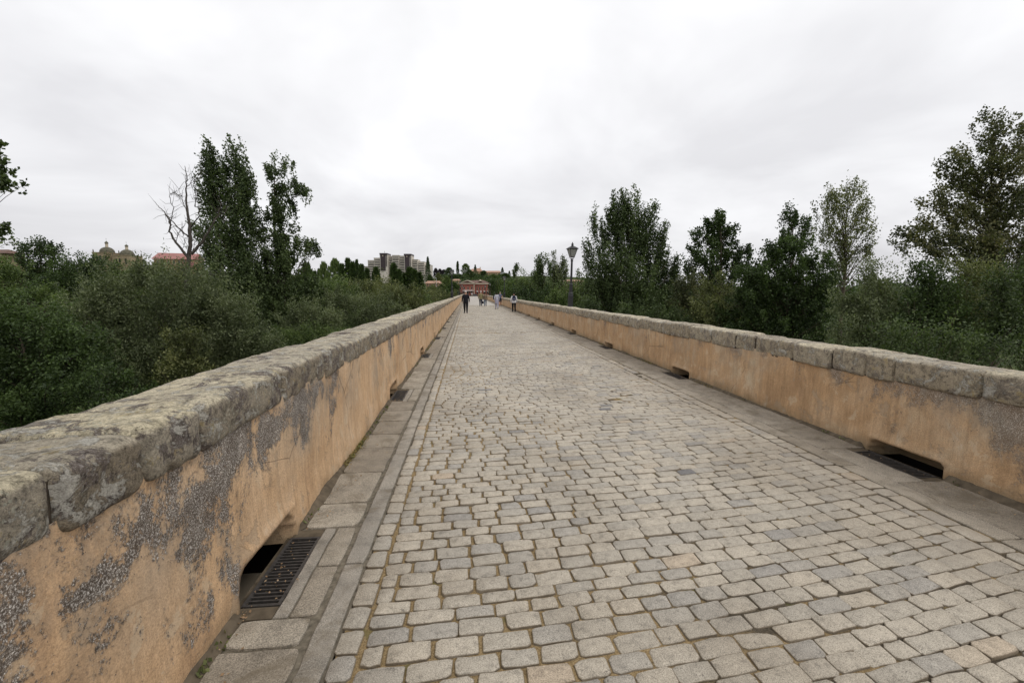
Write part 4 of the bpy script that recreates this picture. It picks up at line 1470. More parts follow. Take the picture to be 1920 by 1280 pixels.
for lab, D, px, lobes, mt, lf in [
    ('brownish olive bush between the broad poplar and the dark lobed tree', 32, 1290, [(1285, 545, 24, 26), (1310, 540, 26, 26), (1290, 575, 36, 26)], 'brown', 0.16),
    ('brown-topped bush at the foot of the dark lobed tree', 29, 1350, [(1345, 545, 36, 26), (1365, 575, 44, 34), (1325, 590, 44, 26)], 'olive', 0.15),
    ('light green shrub showing just above the coping near the broad poplar', 30, 1230, [(1180, 590, 40, 14), (1240, 594, 44, 16), (1300, 604, 36, 14), (1100, 574, 30, 12)], 'poplar', 0.14),
    ('bright green shrub right behind the near lamp post', 50, 1080, [(1084, 545, 18, 24), (1072, 560, 20, 16), (1095, 560, 16, 20)], 'bright', 0.22),
    ('light green bush left of the near lamp post', 60, 1050, [(1048, 552, 14, 20), (1040, 565, 22, 10), (1056, 545, 8, 14)], 'bright', 0.26),
    ('dark bush between the two grey poplars and the wall', 70, 1015, [(1012, 553, 22, 14), (990, 556, 18, 10), (1030, 560, 16, 10)], 'dark', 0.3),
    ('yellow-green tree left of the two grey poplars', 110, 990, [(985, 528, 16, 9), (1000, 524, 12, 8), (990, 540, 22, 12)], 'bright', 0.42),
    ('green bush at the wall near the white-shirted walker', 90, 965, [(960, 548, 14, 8), (975, 550, 14, 8), (945, 549, 10, 6)], 'dark', 0.36),
]:
    plant('leafy_bush', lab, 'bush', D, px, lobes, mt, lf, 0.6, 3.6, lf * 2.5, 1.4, 0.5, 0.6, **BUSH)
plant('poplar_tree', 'left one of the two grey-green poplars left of the near lamp', 'tree', 95, 1019,
      [(1018, 490, 8, 10), (1008, 500, 8, 10), (1025, 505, 10, 14), (1012, 520, 16, 14), (1020, 545, 16, 20)], 'poplar', 0.40, 0.7, 6.0, 0.9, 1.8, 1.0, 0.4, group='poplars on the right bank', trunk_r=0.3)
plant('poplar_tree', 'right one of the two grey-green poplars left of the near lamp', 'tree', 97, 1047,
      [(1044, 484, 7, 10), (1040, 502, 9, 12), (1054, 500, 9, 14), (1046, 522, 15, 14), (1058, 520, 7, 12), (1048, 545, 14, 20)], 'willow', 0.40, 0.6, 4.6, 0.9, 1.8, 1.0, 0.4, group='poplars on the right bank', trunk_r=0.3)
plant('poplar_tree', 'slender columnar poplar beyond the right wall above the walkers', 'tree', 150, 968,
      [(968, 501, 4, 6), (967, 515, 5.5, 9), (968, 532, 6, 12), (966, 545, 12, 8)], 'poplar', 0.55, 0.7, 6.0, 0.8, 1.8, 1.0, 0.3, trunk_r=0.3)


# ---- dead tree, traced branch by branch
def dead_tree():
    D = 22.0
    S = lambda x, y: (290 + x / 4.0, 240 + y / 4.0)
    r = np.random.default_rng(3)
    lines = [
        ([(225, 1700), (232, 1500), (238, 1280), (246, 1100), (262, 950), (266, 850), (264, 745)], 0.13, 0.075, 0),
        ([(264, 745), (250, 650), (236, 560), (234, 450), (240, 370), (226, 285)], 0.075, 0.012, 0.1),
        ([(256, 985), (205, 920), (150, 845), (110, 775), (118, 725), (95, 660), (50, 610), (5, 558)], 0.075, 0.010, -0.3),
        ([(120, 735), (140, 590), (112, 540), (110, 490), (150, 490)], 0.022, 0.006, -0.2),
        ([(252, 818), (195, 762), (130, 700), (100, 662)], 0.04, 0.018, -0.1),
        ([(264, 740), (238, 620), (208, 545), (182, 460)], 0.030, 0.006, 0.4),
        ([(272, 945), (340, 872), (390, 792), (440, 712), (482, 640), (500, 560)], 0.085, 0.012, 0.2),
        ([(440, 712), (480, 655), (540, 620)], 0.03, 0.006, 0.4),
        ([(266, 752), (330, 672), (333, 600), (300, 590), (306, 480), (275, 440)], 0.035, 0.006, -0.4),
        ([(238, 440), (292, 405), (326, 358)], 0.018, 0.004, 0.1),
        ([(300, 590), (320, 500), (290, 400), (278, 370)], 0.018, 0.004, -0.4),
        ([(215, 545), (160, 490), (120, 488)], 0.014, 0.004, 0.3),
        ([(165, 860), (175, 790), (195, 770)], 0.016, 0.004, -0.3),
        ([(205, 920), (225, 860), (215, 800)], 0.012, 0.004, -0.5),
        ([(285, 935), (300, 880), (285, 800)], 0.012, 0.004, 0.3),
        ([(255, 1150), (400, 1105), (480, 1105), (570, 1115)], 0.016, 0.006, 0.6),
        ([(240, 1080), (190, 1050), (150, 1030)], 0.02, 0.006, 0.4),
    ]
    base = at(S(225, 1700)[0], S(0, 1700)[1], D)
    bz = float(ground_z(base[0], base[1]))
    root = np.array([base[0], base[1], bz])
    t = thing('dead_tree', 'bare dead tree with forked leafless branches in front of the tall poplars', 'tree', tuple(root))
    trunk, br = MB(), MB()
    for q, (pts, r0, r1, dz) in enumerate(lines):
        n = len(pts)
        P = np.array([at(*S(*p), D + dz * (i / (n - 1)) ** 0.7 * 1.6 if q else D) for i, p in enumerate(pts)])
        if q == 0:
            P = np.concatenate([[root + np.array([0.1, 0, -0.3])], P])
        # refine and roughen
        tt = np.linspace(0, len(P) - 1, (len(P) - 1) * 4 + 1)
        Q = np.stack([np.interp(tt, np.arange(len(P)), P[:, k]) for k in range(3)], -1)
        Q[1:-1] += r.normal(0, 0.016, (len(Q) - 2, 3))
        rad = r0 + (r1 - r0) * np.linspace(0, 1, len(Q)) ** 0.8
        (trunk if q == 0 else br).tube(Q - root, rad, 8 if q == 0 else 5)
        if q:
            for _ in range(12):
                k = r.integers(2, len(Q))
                d_ = r.normal(0, 1, 3) + np.array([0, 0, 0.7])
                d_ /= np.linalg.norm(d_)
                ln = r.uniform(0.15, 0.75)
                tw = np.array([Q[k], Q[k] + d_ * ln * 0.5 + r.normal(0, 0.04, 3), Q[k] + d_ * ln + r.normal(0, 0.07, 3) + np.array([0, 0, 0.05])])
                br.tube(tw - root, [0.012, 0.008, 0.004], 3)
    trunk.build('trunk', M['dead'], t, True)
    br.build('branches', M['dead'], t, True)


dead_tree()


# ---- far slender trees: one cypress and one conifer, copied
def columnar(name, seed, mat, n, taper, ragged):
    r = np.random.default_rng(seed)
    z = r.random(n) ** 0.85
    rad = np.interp(z, [0, 0.12, 0.4, 0.75, 1], taper)
    a = r.uniform(0, 2 * math.pi, n)
    lob = 1 + ragged * vnoise(np.stack([np.cos(a) * 1.7, np.sin(a) * 1.7, z * 14], -1))
    rr = rad * lob * r.random(n) ** 0.35
    P = np.stack([rr * np.cos(a), rr * np.sin(a), z], -1)
    A = np.stack([np.cos(a) * 0.4, np.sin(a) * 0.4, np.full(n, 0.9)], -1) + r.normal(0, 0.4, (n, 3))
    N = r.normal(0, 1, (n, 3))
    return P, A, N, np.clip(0.5 + r.normal(0, 0.25, n), 0, 1)


def far_tree_kind(seed, mat, taper, ragged, hgt, wid, n=1500, leaf=0.9):
    P, A, N, tn = columnar('x', seed, mat, n, taper, ragged)
    P = P * np.array([wid, wid, hgt])
    r = np.random.default_rng(seed)
    cm = leaf_mesh('crown', P, A, N, leaf * r.uniform(0.6, 1.3, n), 0.5, tn, L[mat])
    m = MB()
    m.tube(np.array([[0, 0, -1], [0, 0, hgt * 0.4], [0, 0, hgt * 0.9]]), [wid * 0.10, wid * 0.06, wid * 0.01], 6)
    tm = mesh('trunk', np.concatenate(m.v), m.f, smooth=True, mats=M['bark'])
    return cm, tm


KINDS = {
    'cypress_tree': (far_tree_kind(1, 'dark', [0.7, 1.0, 0.95, 0.6, 0.05], 0.5, 14.0, 1.5), 14.0, 1.5),
    'conifer_tree': (far_tree_kind(2, 'cypress', [0.7, 1.0, 0.78, 0.36, 0.03], 0.45, 14.0, 4.0), 14.0, 4.0),
    'round_tree': (far_tree_kind(3, 'dark', [0.45, 0.85, 1.0, 0.85, 0.15], 0.45, 10.0, 4.5, 1800, 1.0), 10.0, 4.5),
    'plum_tree': (far_tree_kind(4, 'plum', [0.45, 0.85, 1.0, 0.85, 0.2], 0.4, 10.0, 4.5, 1500, 1.0), 10.0, 4.5),
    'green_tree': (far_tree_kind(5, 'bright', [0.45, 0.85, 1.0, 0.85, 0.15], 0.5, 10.0, 4.5, 1800, 1.0), 10.0, 4.5),
    'olive_tree': (far_tree_kind(6, 'olive', [0.5, 0.9, 1.0, 0.8, 0.15], 0.5, 10.0, 4.5, 1500, 1.0), 10.0, 4.5),
}
rngt = np.random.default_rng(9)


def far_tree(kind, label, px, top, hw, D, group=None, base_y=None):
    (cm, tm), h0, w0 = KINDS[kind]
    tp = at(px, top, D)
    gz = float(ground_z(tp[0], tp[1]))
    if base_y is not None:
        gz = max(gz, float(at(px, base_y, D)[2]))
    h = max(tp[2] - gz, 3.0)
    w = hw * D / FPX
    t = thing(kind, label, 'tree', (tp[0], tp[1], gz), rngt.uniform(0, 6), group)
    t.scale = (w / w0, w / w0, h / h0)
    ob('trunk', tm, t)
    ob('crown', cm, t)


side = ['leftmost', 'second from the left', 'third from the left', 'fourth from the left', 'fifth from the left', 'sixth from the left', 'seventh from the left', 'eighth from the left',
        'ninth from the left', 'tenth from the left', 'eleventh from the left', 'twelfth from the left', 'thirteenth from the left', 'fourteenth from the left', 'rightmost']
CY = [(590, 512, 5), (599, 507, 5.5), (641, 497, 6.5), (652, 489, 6.5), (661, 494, 6), (669, 490, 4.5), (678, 500, 6.5), (688, 506, 6), (705, 503, 8), (738, 498, 7.5), (748, 508, 7), (759, 513, 7), (768, 505, 8), (777, 508, 7.5), (787, 512, 7)]
for k, (px, tp, hw) in enumerate(CY):
    far_tree('cypress_tree', 'dark cypress in the row below the stepped building, %s' % side[k], px, tp + (k % 3), hw * 1.3, 158 + 10 * rngt.random(), 'cypresses in a row')
far_tree('conifer_tree', 'tall dark conifer at the right end of the stepped building', 802, 484, 8, 490)
far_tree('cypress_tree', 'thin grey-green poplar-like tree on the skyline right of the plum trees', 858, 491, 3, 400)
far_tree('conifer_tree', 'conifer on the hill left of the red-tiled villa', 891, 497, 5, 400)
far_tree('conifer_tree', 'spiky conifer on the hill right of the red-tiled villa', 942, 502, 5.5, 380)
far_tree('conifer_tree', 'small leaning conifer at the right end of the hill skyline', 955, 508, 4, 380)
for k, px in enumerate((817, 825, 832)):
    far_tree('plum_tree', 'purple-leaved plum tree on the skyline, %s of three' % ('leftmost', 'middle one', 'rightmost')[k], px, 505 + k, 6, 440, 'purple plum trees on the hill')
for lab, kind, px, tp, hw, D in [
    ('broad crown on the hill skyline left of the villa', 'green_tree', 873, 496, 9, 400),
    ('round crown on the skyline behind the first left lamp', 'round_tree', 842, 503, 9, 410),
    ('round crown in front of the left half of the villa', 'round_tree', 880, 507, 8, 360),
    ('dark crown in front of the middle of the villa', 'round_tree', 907, 508, 7, 370),
    ('round crown below the right half of the villa', 'green_tree', 925, 515, 8, 350),
    ('round crown at the right foot of the villa hill', 'round_tree', 948, 513, 10, 340),
    ('wide dark tree left of the brick building', 'round_tree', 850, 531, 13, 215),
    ('green crown above the low orange-roofed house', 'green_tree', 838, 521, 10, 240),
    ('dark street tree behind the first left lamp post', 'round_tree', 829, 536, 12, 205),
    ('dark street tree right of the brick building', 'round_tree', 923, 528, 9, 215),
    ('bright street tree second right of the brick building', 'green_tree', 941, 531, 9, 205),
    ('bright street tree third right of the brick building', 'green_tree', 955, 533, 9, 200),
    ('rounded green tree behind the cypress row, left part', 'green_tree', 628, 493, 17, 190),
    ('rounded green tree between the tall poplars and the cypresses', 'green_tree', 607, 500, 14, 130),
    ('rounded tree right behind the ragged poplar', 'round_tree', 575, 500, 16, 120),
    ('olive crown in front of the low orange-roofed house', 'olive_tree', 812, 538, 9, 190),
    ('dark round tree in the garden above the low orange house', 'round_tree', 806, 517, 7, 300),
    ('yellow-green tree in the garden above the low orange house', 'olive_tree', 822, 514, 7, 310),
]:
    far_tree(kind, lab, px, tp, hw, D)


# ---- undergrowth and far woods that nobody could count
def thicket(name, label, seed, n, xr, yr, hmin, hmax, mat, size_k, lump=0.25):
    r = np.random.default_rng(seed)
    x = r.uniform(*xr, n * 2)
    y = yr[0] * (yr[1] / yr[0]) ** r.random(n * 2) if yr[0] > 0 else r.uniform(*yr, n * 2)
    lim = np.abs(x) < np.abs(xr[0] if abs(xr[0]) > abs(xr[1]) else xr[1]) * np.clip(y / yr[1] * 2.0 + 0.2, 0, 1)
    x, y = x[lim][:n], y[lim][:n]
    n = len(x)
    cn = fbm(np.stack([x * lump, y * lump, x * 0 + seed], -1), 3)
    h = hmin + (hmax - hmin) * np.clip(0.5 + 0.9 * cn, 0, 1)
    z = ground_z(x, y) + h * r.random(n) ** 0.30
    d = np.sqrt(x * x + y * y)
    ln = np.maximum(0.10, size_k * d) * r.uniform(0.6, 1.4, n)
    tone = np.clip(0.5 + 0.45 * vnoise(np.stack([x * 0.6, y * 0.6, z], -1)) + r.normal(0, 0.16, n), 0, 1)
    me = leaf_mesh(name, np.stack([x, y, z], -1), r.normal(0, 1, (n, 3)) + np.array([0, 0, 0.5]), r.normal(0, 0.8, (n, 3)) + np.array([0, 0, 0.7]), ln, 0.5, tone, L[mat])
    tag(ob(name, me), label, 'undergrowth', kind='stuff')


thicket('riverside_undergrowth', 'low green undergrowth covering the left river bank', 1, 52000, (-75, -2.6), (3.0, 195), 1.0, 4.2, 'bright', 0.0060)
thicket('riverside_undergrowth', 'low dark undergrowth covering the right river bank', 2, 44000, (6.4, 60), (4.0, 195), 0.8, 4.0, 'dark', 0.0060)


def far_wood(name, label, seed, spots, mat, leaf):
    r = np.random.default_rng(seed)
    Ps, ln = [], []
    for (px, top, hw, D, cnt) in spots:
        k = D / FPX
        for _ in range(cnt):
            c = at(px + r.uniform(-hw, hw), top, D * r.uniform(0.94, 1.06))
            gz = float(ground_z(c[0], c[1]))
            h = max(c[2] - gz, 2.5) * r.uniform(0.75, 1.02)
            w = r.uniform(2.0, 3.6)
            n = 260
            u = r.normal(0, 1, (n, 3))
            u /= np.linalg.norm(u, axis=1)[:, None]
            u *= (r.random(n) ** 0.4 * (1 + 0.3 * vnoise(u * 2 + px)))[:, None]
            Ps.append(np.array([c[0], c[1], gz + h * 0.52]) + u * np.array([w, w, h * 0.5]))
    P = np.concatenate(Ps)
    n = len(P)
    tn = np.clip(0.5 + 0.4 * vnoise(P * 0.12) + r.normal(0, 0.18, n), 0, 1)
    me = leaf_mesh(name, P, r.normal(0, 1, (n, 3)), r.normal(0, 0.8, (n, 3)) + np.array([0, 0, 0.6]), leaf * r.uniform(0.6, 1.4, n), 0.6, tn, L[mat])
    tag(ob(name, me), label, 'woodland', kind='stuff')


far_wood('distant_woodland', 'far trees on the hillside around the villa and the brick building', 4,
         [(850, 514, 26, 380, 26), (900, 522, 40, 330, 34), (940, 522, 24, 300, 24), (920, 516, 26, 365, 16), (890, 513, 16, 375, 10), (866, 524, 14, 280, 8), (975, 526, 20, 260, 16), (830, 535, 26, 250, 16)], 'dark', 1.1)
far_wood('distant_woodland', 'olive and yellow-green gardens on the far slope right of the brick building', 7,
         [(985, 527, 24, 280, 16), (1030, 531, 40, 230, 16), (1090, 533, 40, 220, 12), (925, 525, 30, 300, 10), (845, 522, 20, 300, 8), (820, 520, 18, 340, 8)], 'olive', 0.9)
far_wood('distant_woodland', 'far green woods behind the thicket on the left bank', 5,
         [(60, 497, 90, 130, 30), (260, 503, 120, 150, 30), (420, 515, 90, 140, 20), (600, 510, 50, 140, 20), (700, 532, 60, 200, 24), (770, 538, 40, 190, 16)], 'bright', 0.75)
far_wood('distant_woodland', 'far dark woods behind the trees on the right bank', 6,
         [(1040, 535, 40, 150, 16), (1150, 528, 90, 150, 30), (1280, 522, 120, 160, 30), (1130, 545, 60, 60, 10), (1330, 525, 90, 110, 30), (1480, 520, 80, 100, 26), (1680, 515, 110, 90, 30), (1860, 515, 90, 80, 22)], 'dark', 0.65)

# ================================================================== BUILDINGS
def cmat(name, col, **k):
    return plain(name, col, **k)


B = {
    'concrete': cmat('pale_concrete', (0.62, 0.57, 0.50), var=0.15, scale=0.3),
    'concrete_d': cmat('painted_loggia_shade', (0.16, 0.135, 0.11), var=0.2, scale=0.5),  # loggia shade put into a darker concrete colour for the window bands
    'purple': cmat('dark_purple_cladding', (0.055, 0.040, 0.045), rough=0.5, var=0.15, scale=0.3),
    'stone': cmat('golden_sandstone', (0.36, 0.285, 0.18), var=0.25, scale=0.4),
    'dome': cmat('mossy_dome_stone', (0.135, 0.125, 0.085), var=0.3, scale=0.5),
    'dark': cmat('dark_opening', (0.02, 0.018, 0.018), var=0.1),
    'glass': cmat('window_glass', (0.035, 0.038, 0.042), rough=0.15, spec=0.6, var=0.1),
    'brick': cmat('red_brick', (0.34, 0.115, 0.085), var=0.15, scale=0.8),
    'cream': cmat('cream_stone', (0.56, 0.48, 0.37), var=0.1, scale=0.6),
    'tile': cmat('brown_roof_tile', (0.15, 0.085, 0.062), var=0.25, scale=0.6),
    'tile_o': cmat('orange_roof_tile', (0.40, 0.235, 0.16), var=0.2, scale=0.5),
    'pinkroof': cmat('pink_red_roof', (0.36, 0.165, 0.15), var=0.15, scale=0.4),
    'yellow': cmat('yellow_render', (0.52, 0.40, 0.20), var=0.12, scale=0.5),
    'ochre': cmat('ochre_render', (0.46, 0.30, 0.18), var=0.12, scale=0.5),
    'white': cmat('white_paint', (0.74, 0.73, 0.70), var=0.06),
    'grey': cmat('galvanised_steel', (0.38, 0.39, 0.39), rough=0.5, var=0.1),
}


def zpx(py, D):
    return float(at(960, py, D)[2])


def xpx(px, D):
    """x of a pixel column on the frontal plane at distance D, and that plane's y"""
    p = at(px, 549, D)
    return float(p[0]), float(p[1])


def facing(px, D):
    """frame of a building front seen square on: origin and rotation about z"""
    p = at(px, 549, D)
    return p, -YAW


class House:
    """building with a local frame: x to the right along the front, y away from the viewer; pixel survey helpers"""
    def __init__(s, name, label, cx, D, base=None):
        s.D, s.cx, s.k = D, cx, D / FPX
        p = at(cx, 549, D)
        s.z0 = float(ground_z(p[0], p[1])) - 0.6 if base is None else base
        s.t = thing(name, label, 'building', (p[0], p[1], s.z0), -YAW)

    def X(s, px):
        return (px - s.cx) * s.k

    def Z(s, py):
        return CAM_H + (549 - py) * s.k - s.z0

    def part(s, name, mat, fn, parent=None):
        m = MB()
        fn(m)
        return m.build(name, B[mat], parent or s.t)

    def box(s, name, mat, x0, x1, ytop, ybot, d0, d1, parent=None):
        z0 = 0.0 if ybot is None else s.Z(ybot)
        return s.part(name, mat, lambda m: m.box(s.X(x0), s.X(x1), d0, d1, z0, s.Z(ytop)), parent)

    def window(s, x0, x1, ytop, ybot, d, frame='cream', pane='glass', bars=0):
        """frame standing proud of the wall with the pane set back in it"""
        a, b2, c, e2 = s.X(x0), s.X(x1), s.Z(ybot), s.Z(ytop)
        fw = min(0.10, (b2 - a) * 0.09)
        m = MB()
        m.box(a, a + fw, d - 0.10, d + 0.05, c, e2)
        m.box(b2 - fw, b2, d - 0.10, d + 0.05, c, e2)
        m.box(a + fw, b2 - fw, d - 0.10, d + 0.05, e2 - fw, e2)
        m.box(a - 0.05, b2 + 0.05, d - 0.18, d + 0.05, c - fw, c)
        for q in range(bars):
            xx = a + (b2 - a) * (q + 1) / (bars + 1)
            m.box(xx - 0.05, xx + 0.05, d - 0.08, d + 0.02, c, e2 - fw)
        f = m.build('window', B[frame], s.t)
        p = MB().box(a + fw, b2 - fw, d - 0.04, d + 0.03, c, e2 - fw)
        p.build('pane', B[pane], f)


# ---- long stepped building with two dark towers
h = House('stepped_building', 'long stepped concrete block with two dark purple towers on the hill', 750, 520, base=4.0)
blocks = [(682, 690.5, 500, 534, 6), (690.5, 703, 489, 534, 2), (703, 715.5, 485, 534, 0), (729.5, 737, 481.5, 530, 3), (737, 749.7, 480, 530, 0), (750, 760.5, 481, 530, 1.5), (773.5, 783.5, 487.5, 528, 2), (783.5, 795.5, 491.5, 526, 4), (795.5, 806, 497, 524, 6)]
for (x0, x1, yt, yb, d) in blocks:
    h.box('wing', 'concrete', x0, x1, yt, None, d, d + 16)
    y = yt + 2.6
    while y < yb - 2:
        a, c = h.X(x0 + 0.9), h.X(x1 - 0.9)
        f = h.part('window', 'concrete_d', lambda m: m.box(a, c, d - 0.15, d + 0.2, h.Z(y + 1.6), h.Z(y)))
        h.part('pane', 'glass', lambda m: [m.box(a + (c - a) * (q + 0.12) / 4, a + (c - a) * (q + 0.88) / 4, d - 0.22, d - 0.16, h.Z(y + 1.5), h.Z(y + 0.15)) for q in range(4)], f)
        h.part('balcony', 'concrete', lambda m: m.box(a - 0.3, c + 0.3, d - 1.0, d - 0.02, h.Z(y + 3.1), h.Z(y + 1.75)))
        y += 4.35
    h.part('cornice', 'concrete', lambda m: m.box(h.X(x0) - 0.2, h.X(x1) + 0.2, d - 0.4, d + 16.2, h.Z(yt) + 0.02, h.Z(yt) + 0.5))
for (x0, x1, yt, yb) in ((715.5, 729.5, 476.3, 508), (760.5, 773.5, 477.6, 509)):
    tw = h.box('tower', 'concrete', x0, x1, yt + 1.0, None, -3.0, 12)
    h.box('dark_panel', 'purple', x0 + 1.4, x1 - 3.6, yt + 0.6, yb, -3.5, -3.02, tw)
    h.box('dark_cap', 'purple', x0 - 0.2, x1 + 0.2, yt - 0.2, yt + 2.6, -3.8, 12.4, tw)
    h.box('dark_side', 'purple', x1 - 2.6, x1 - 1.2, yt + 2.6, yb - 8, -3.4, -3.02, tw)
    xm = (x0 + x1) / 2 - 1.2
    h.part('emblem', 'cream', lambda m: m.box(h.X(xm) - 0.5, h.X(xm) + 0.5, -3.75, -3.52, h.Z(yt + 5.6), h.Z(yt + 3.6)), tw)
h.part('antenna', 'grey', lambda m: (m.tube(np.array([[h.X(722), 3, h.Z(476)], [h.X(722), 3, h.Z(471)]]), 0.18, 5), m.tube(np.array([[h.X(721), 3, h.Z(473)], [h.X(723), 3, h.Z(473)]]), 0.12, 5)))

# ---- church with two domes
h = House('domed_church', 'sandstone church with two domed bell towers on the left horizon', 212, 600, base=20.0)
for (x0, x1, cx, yt, dt, lt, sp) in ((180, 208, 196, 475, 463, 452.0, 446.5), (212, 244, 228, 480, 467, 457.5, 452)):
    d0 = 0 if cx < 200 else 3
    w = h.X(x1) - h.X(x0)
    tw = h.box('bell_tower', 'stone', x0, x1, yt, None, d0, d0 + w)
    h.part('cornice', 'stone', lambda m: m.box(h.X(x0) - 0.5, h.X(x1) + 0.5, d0 - 0.5, d0 + w + 0.5, h.Z(yt) + 0.02, h.Z(yt) + 0.9), tw)
    cxx, cyy = h.X(cx), d0 + w / 2
    rd = 11.5 * h.k
    zt, zb = h.Z(dt), h.Z(yt) + 0.9
    prof = [(rd, zb)] + [(rd * math.cos(a), zb + 0.6 + (zt - zb - 0.6) * math.sin(a)) for a in np.linspace(0, 1.40, 9)]
    dm = h.part('dome', 'dome', lambda m: m.lathe(prof, 24, (cxx, cyy)))
    zl = h.Z(lt)
    rl = 3.0 * h.k
    h.part('lantern', 'cream', lambda m: m.lathe([(rl * 0.95, zt - 1.0), (rl * 0.8, zt), (rl * 0.75, zt + (zl - zt) * 0.55), (rl * 1.05, zt + (zl - zt) * 0.58)], 8, (cxx, cyy)), dm)
    h.part('lantern_cap', 'dome', lambda m: m.lathe([(rl * 1.05, zt + (zl - zt) * 0.59), (rl * 0.8, zt + (zl - zt) * 0.8), (0.15, zl)], 8, (cxx, cyy)), dm)
    h.part('cross', 'grey', lambda m: (m.tube(np.array([[cxx, cyy, zl - 0.3], [cxx, cyy, h.Z(sp)]]), 0.12, 5), m.tube(np.array([[cxx - 0.8, cyy, h.Z(sp + 1.5)], [cxx + 0.8, cyy, h.Z(sp + 1.5)]]), 0.1, 5)), dm)
    for ex in (-1, 1):
        for ey in (0, 1):
            px_ = h.X(x0) + 0.8 if ex < 0 else h.X(x1) - 0.8
            h.part('pinnacle', 'dome', lambda m: m.lathe([(0.75, zb), (0.6, zb + 2.0), (0.8, zb + 2.2), (0.1, zb + 4.2)], 6, (px_, d0 + 0.8 + ey * (w - 1.6))), tw)
    for ax in ((x0 + 5, x0 + 9, x0 + 12.5, x0 + 16.5) if cx < 200 else (x0 + 4, x0 + 8, x0 + 11, x0 + 15)):
        pass
    arches = ((186, 190.5), (192, 196.5), (203, 206)) if cx < 200 else ((219, 222.5), (224.5, 228.5), (236, 239.5))
    for a0, a1 in arches:
        za, zc = h.Z(yt + 16), h.Z(yt + 7)
        ra = (h.X(a1) - h.X(a0)) / 2
        mx_ = (h.X(a0) + h.X(a1)) / 2
        poly = [(mx_ - ra, za), (mx_ + ra, za)] + [(mx_ + ra * math.cos(t_), zc + ra * math.sin(t_)) for t_ in np.linspace(0, math.pi, 8)]
        h.part('arch_opening', 'dark', lambda m: m.prism(poly, d0 - 0.12, d0 + 0.4), tw)
    h.part('string_course', 'stone', lambda m: m.box(h.X(x0) - 0.3, h.X(x1) + 0.3, d0 - 0.35, d0 + 0.1, h.Z(yt + 18.5), h.Z(yt + 17.5)), tw)
h.box('nave', 'stone', 176, 262, 500, None, 8, 34)

# ---- pink-roofed building behind the dead tree
h = House('pink_roofed_building', 'building with long pinkish red roof behind the dead tree', 328, 300, base=2.0)
h.box('wall', 'ochre', 292, 364, 486, None, 0.6, 12)
rf = h.part('roof', 'pinkroof', lambda m: m.add([(h.X(289), -0.4, h.Z(486)), (h.X(367), -0.4, h.Z(487)), (h.X(366), 6, h.Z(475.5)), (h.X(290), 6, h.Z(473.5)), (h.X(289), 12.6, h.Z(486)), (h.X(367), 12.6, h.Z(487))],
                                       [(0, 1, 2, 3), (3, 2, 5, 4), (0, 3, 4), (1, 5, 2), (0, 4, 5, 1)]))
for q in range(7):
    x = 297 + q * 10
    h.window(x, x + 4.2, 489, 496, 0.6, 'cream')
h.box('annex', 'pinkroof', 346, 367, 492, 502, -0.3, 0.55)

# ---- house roof at the left edge
h = House('tiled_house', 'house with brown tiled roof at the far left edge of the horizon', 0, 180)
h.box('wall', 'stone', -30, 9, 475, None, 0.4, 9)
h.part('roof', 'tile', lambda m: m.add([(h.X(-34), 0, h.Z(475.5)), (h.X(17), 0, h.Z(475.5)), (h.X(2), 4.6, h.Z(467)), (h.X(-34), 4.6, h.Z(467)), (h.X(-34), 9.4, h.Z(475.5)), (h.X(17), 9.4, h.Z(475.5))], [(0, 1, 2, 3), (3, 2, 5, 4), (0, 3, 4), (1, 5, 2), (0, 4, 5, 1)]))
h.window(-10, -6, 479, 485, 0.4)
h.window(0, 4, 479, 485, 0.4)

# ---- brick building closing the view at the end of the bridge
h = House('brick_building', 'red brick building with pediment and cream cornice at the end of the bridge', 890, 240, base=-0.6)
w1 = h.box('pavilion', 'brick', 861.5, 889, 532.5, None, 0, 14)
w2 = h.box('wing', 'brick', 889, 919, 533, None, 1.2, 13)
h.part('cornice', 'cream', lambda m: m.box(h.X(860.5), h.X(890), -0.6, 14.3, h.Z(532.4), h.Z(530.8)))
h.part('cornice', 'cream', lambda m: m.box(h.X(890) + 0.01, h.X(920), 0.7, 13.3, h.Z(532.9), h.Z(531.2)))
pd = h.part('pediment', 'tile', lambda m: m.prism([(h.X(864), h.Z(530.7)), (h.X(888), h.Z(530.7)), (h.X(876.5), h.Z(526.2))], -0.3, 10))
h.part('pediment_rake', 'cream', lambda m: (m.prism([(h.X(861), h.Z(531)), (h.X(864), h.Z(531)), (h.X(876.5), h.Z(526.4)), (h.X(876.5), h.Z(525.0))], -0.7, 10.2), m.prism([(h.X(891), h.Z(531)), (h.X(888), h.Z(531)), (h.X(876.5), h.Z(526.4)), (h.X(876.5), h.Z(525.0))], -0.69, 10.19)), pd)
h.part('roof', 'tile', lambda m: m.add([(h.X(884), 0.8, h.Z(531)), (h.X(919), 0.8, h.Z(531)), (h.X(904), 7, h.Z(524.6)), (h.X(880), 7, h.Z(525.2)), (h.X(884), 13, h.Z(531)), (h.X(919), 13, h.Z(531))], [(0, 1, 2, 3), (3, 2, 5, 4), (0, 3, 4), (1, 5, 2), (0, 4, 5, 1)]))
h.part('dormer', 'cream', lambda m: m.prism([(h.X(896), h.Z(527)), (h.X(903), h.Z(527)), (h.X(899.5), h.Z(523.5))], 2.5, 7))
for x in (863.3, 870.4, 877.7, 884.6):
    h.window(x - 1.3, x + 1.3, 537.5, 543, 0, 'cream', 'dark')
for x in (894.5, 899.3, 904.2, 909, 915):
    h.window(x - 1.0, x + 1.0, 537.5, 544, 1.2, 'cream', 'dark')
h.part('pilaster', 'cream', lambda m: m.box(h.X(888.4), h.X(889.8), -0.25, 0.0, 0.0, h.Z(532.5)))
bl = h.part('balcony', 'white', lambda m: m.box(h.X(868), h.X(888), -1.3, -0.02, h.Z(545.8), h.Z(545.2)))
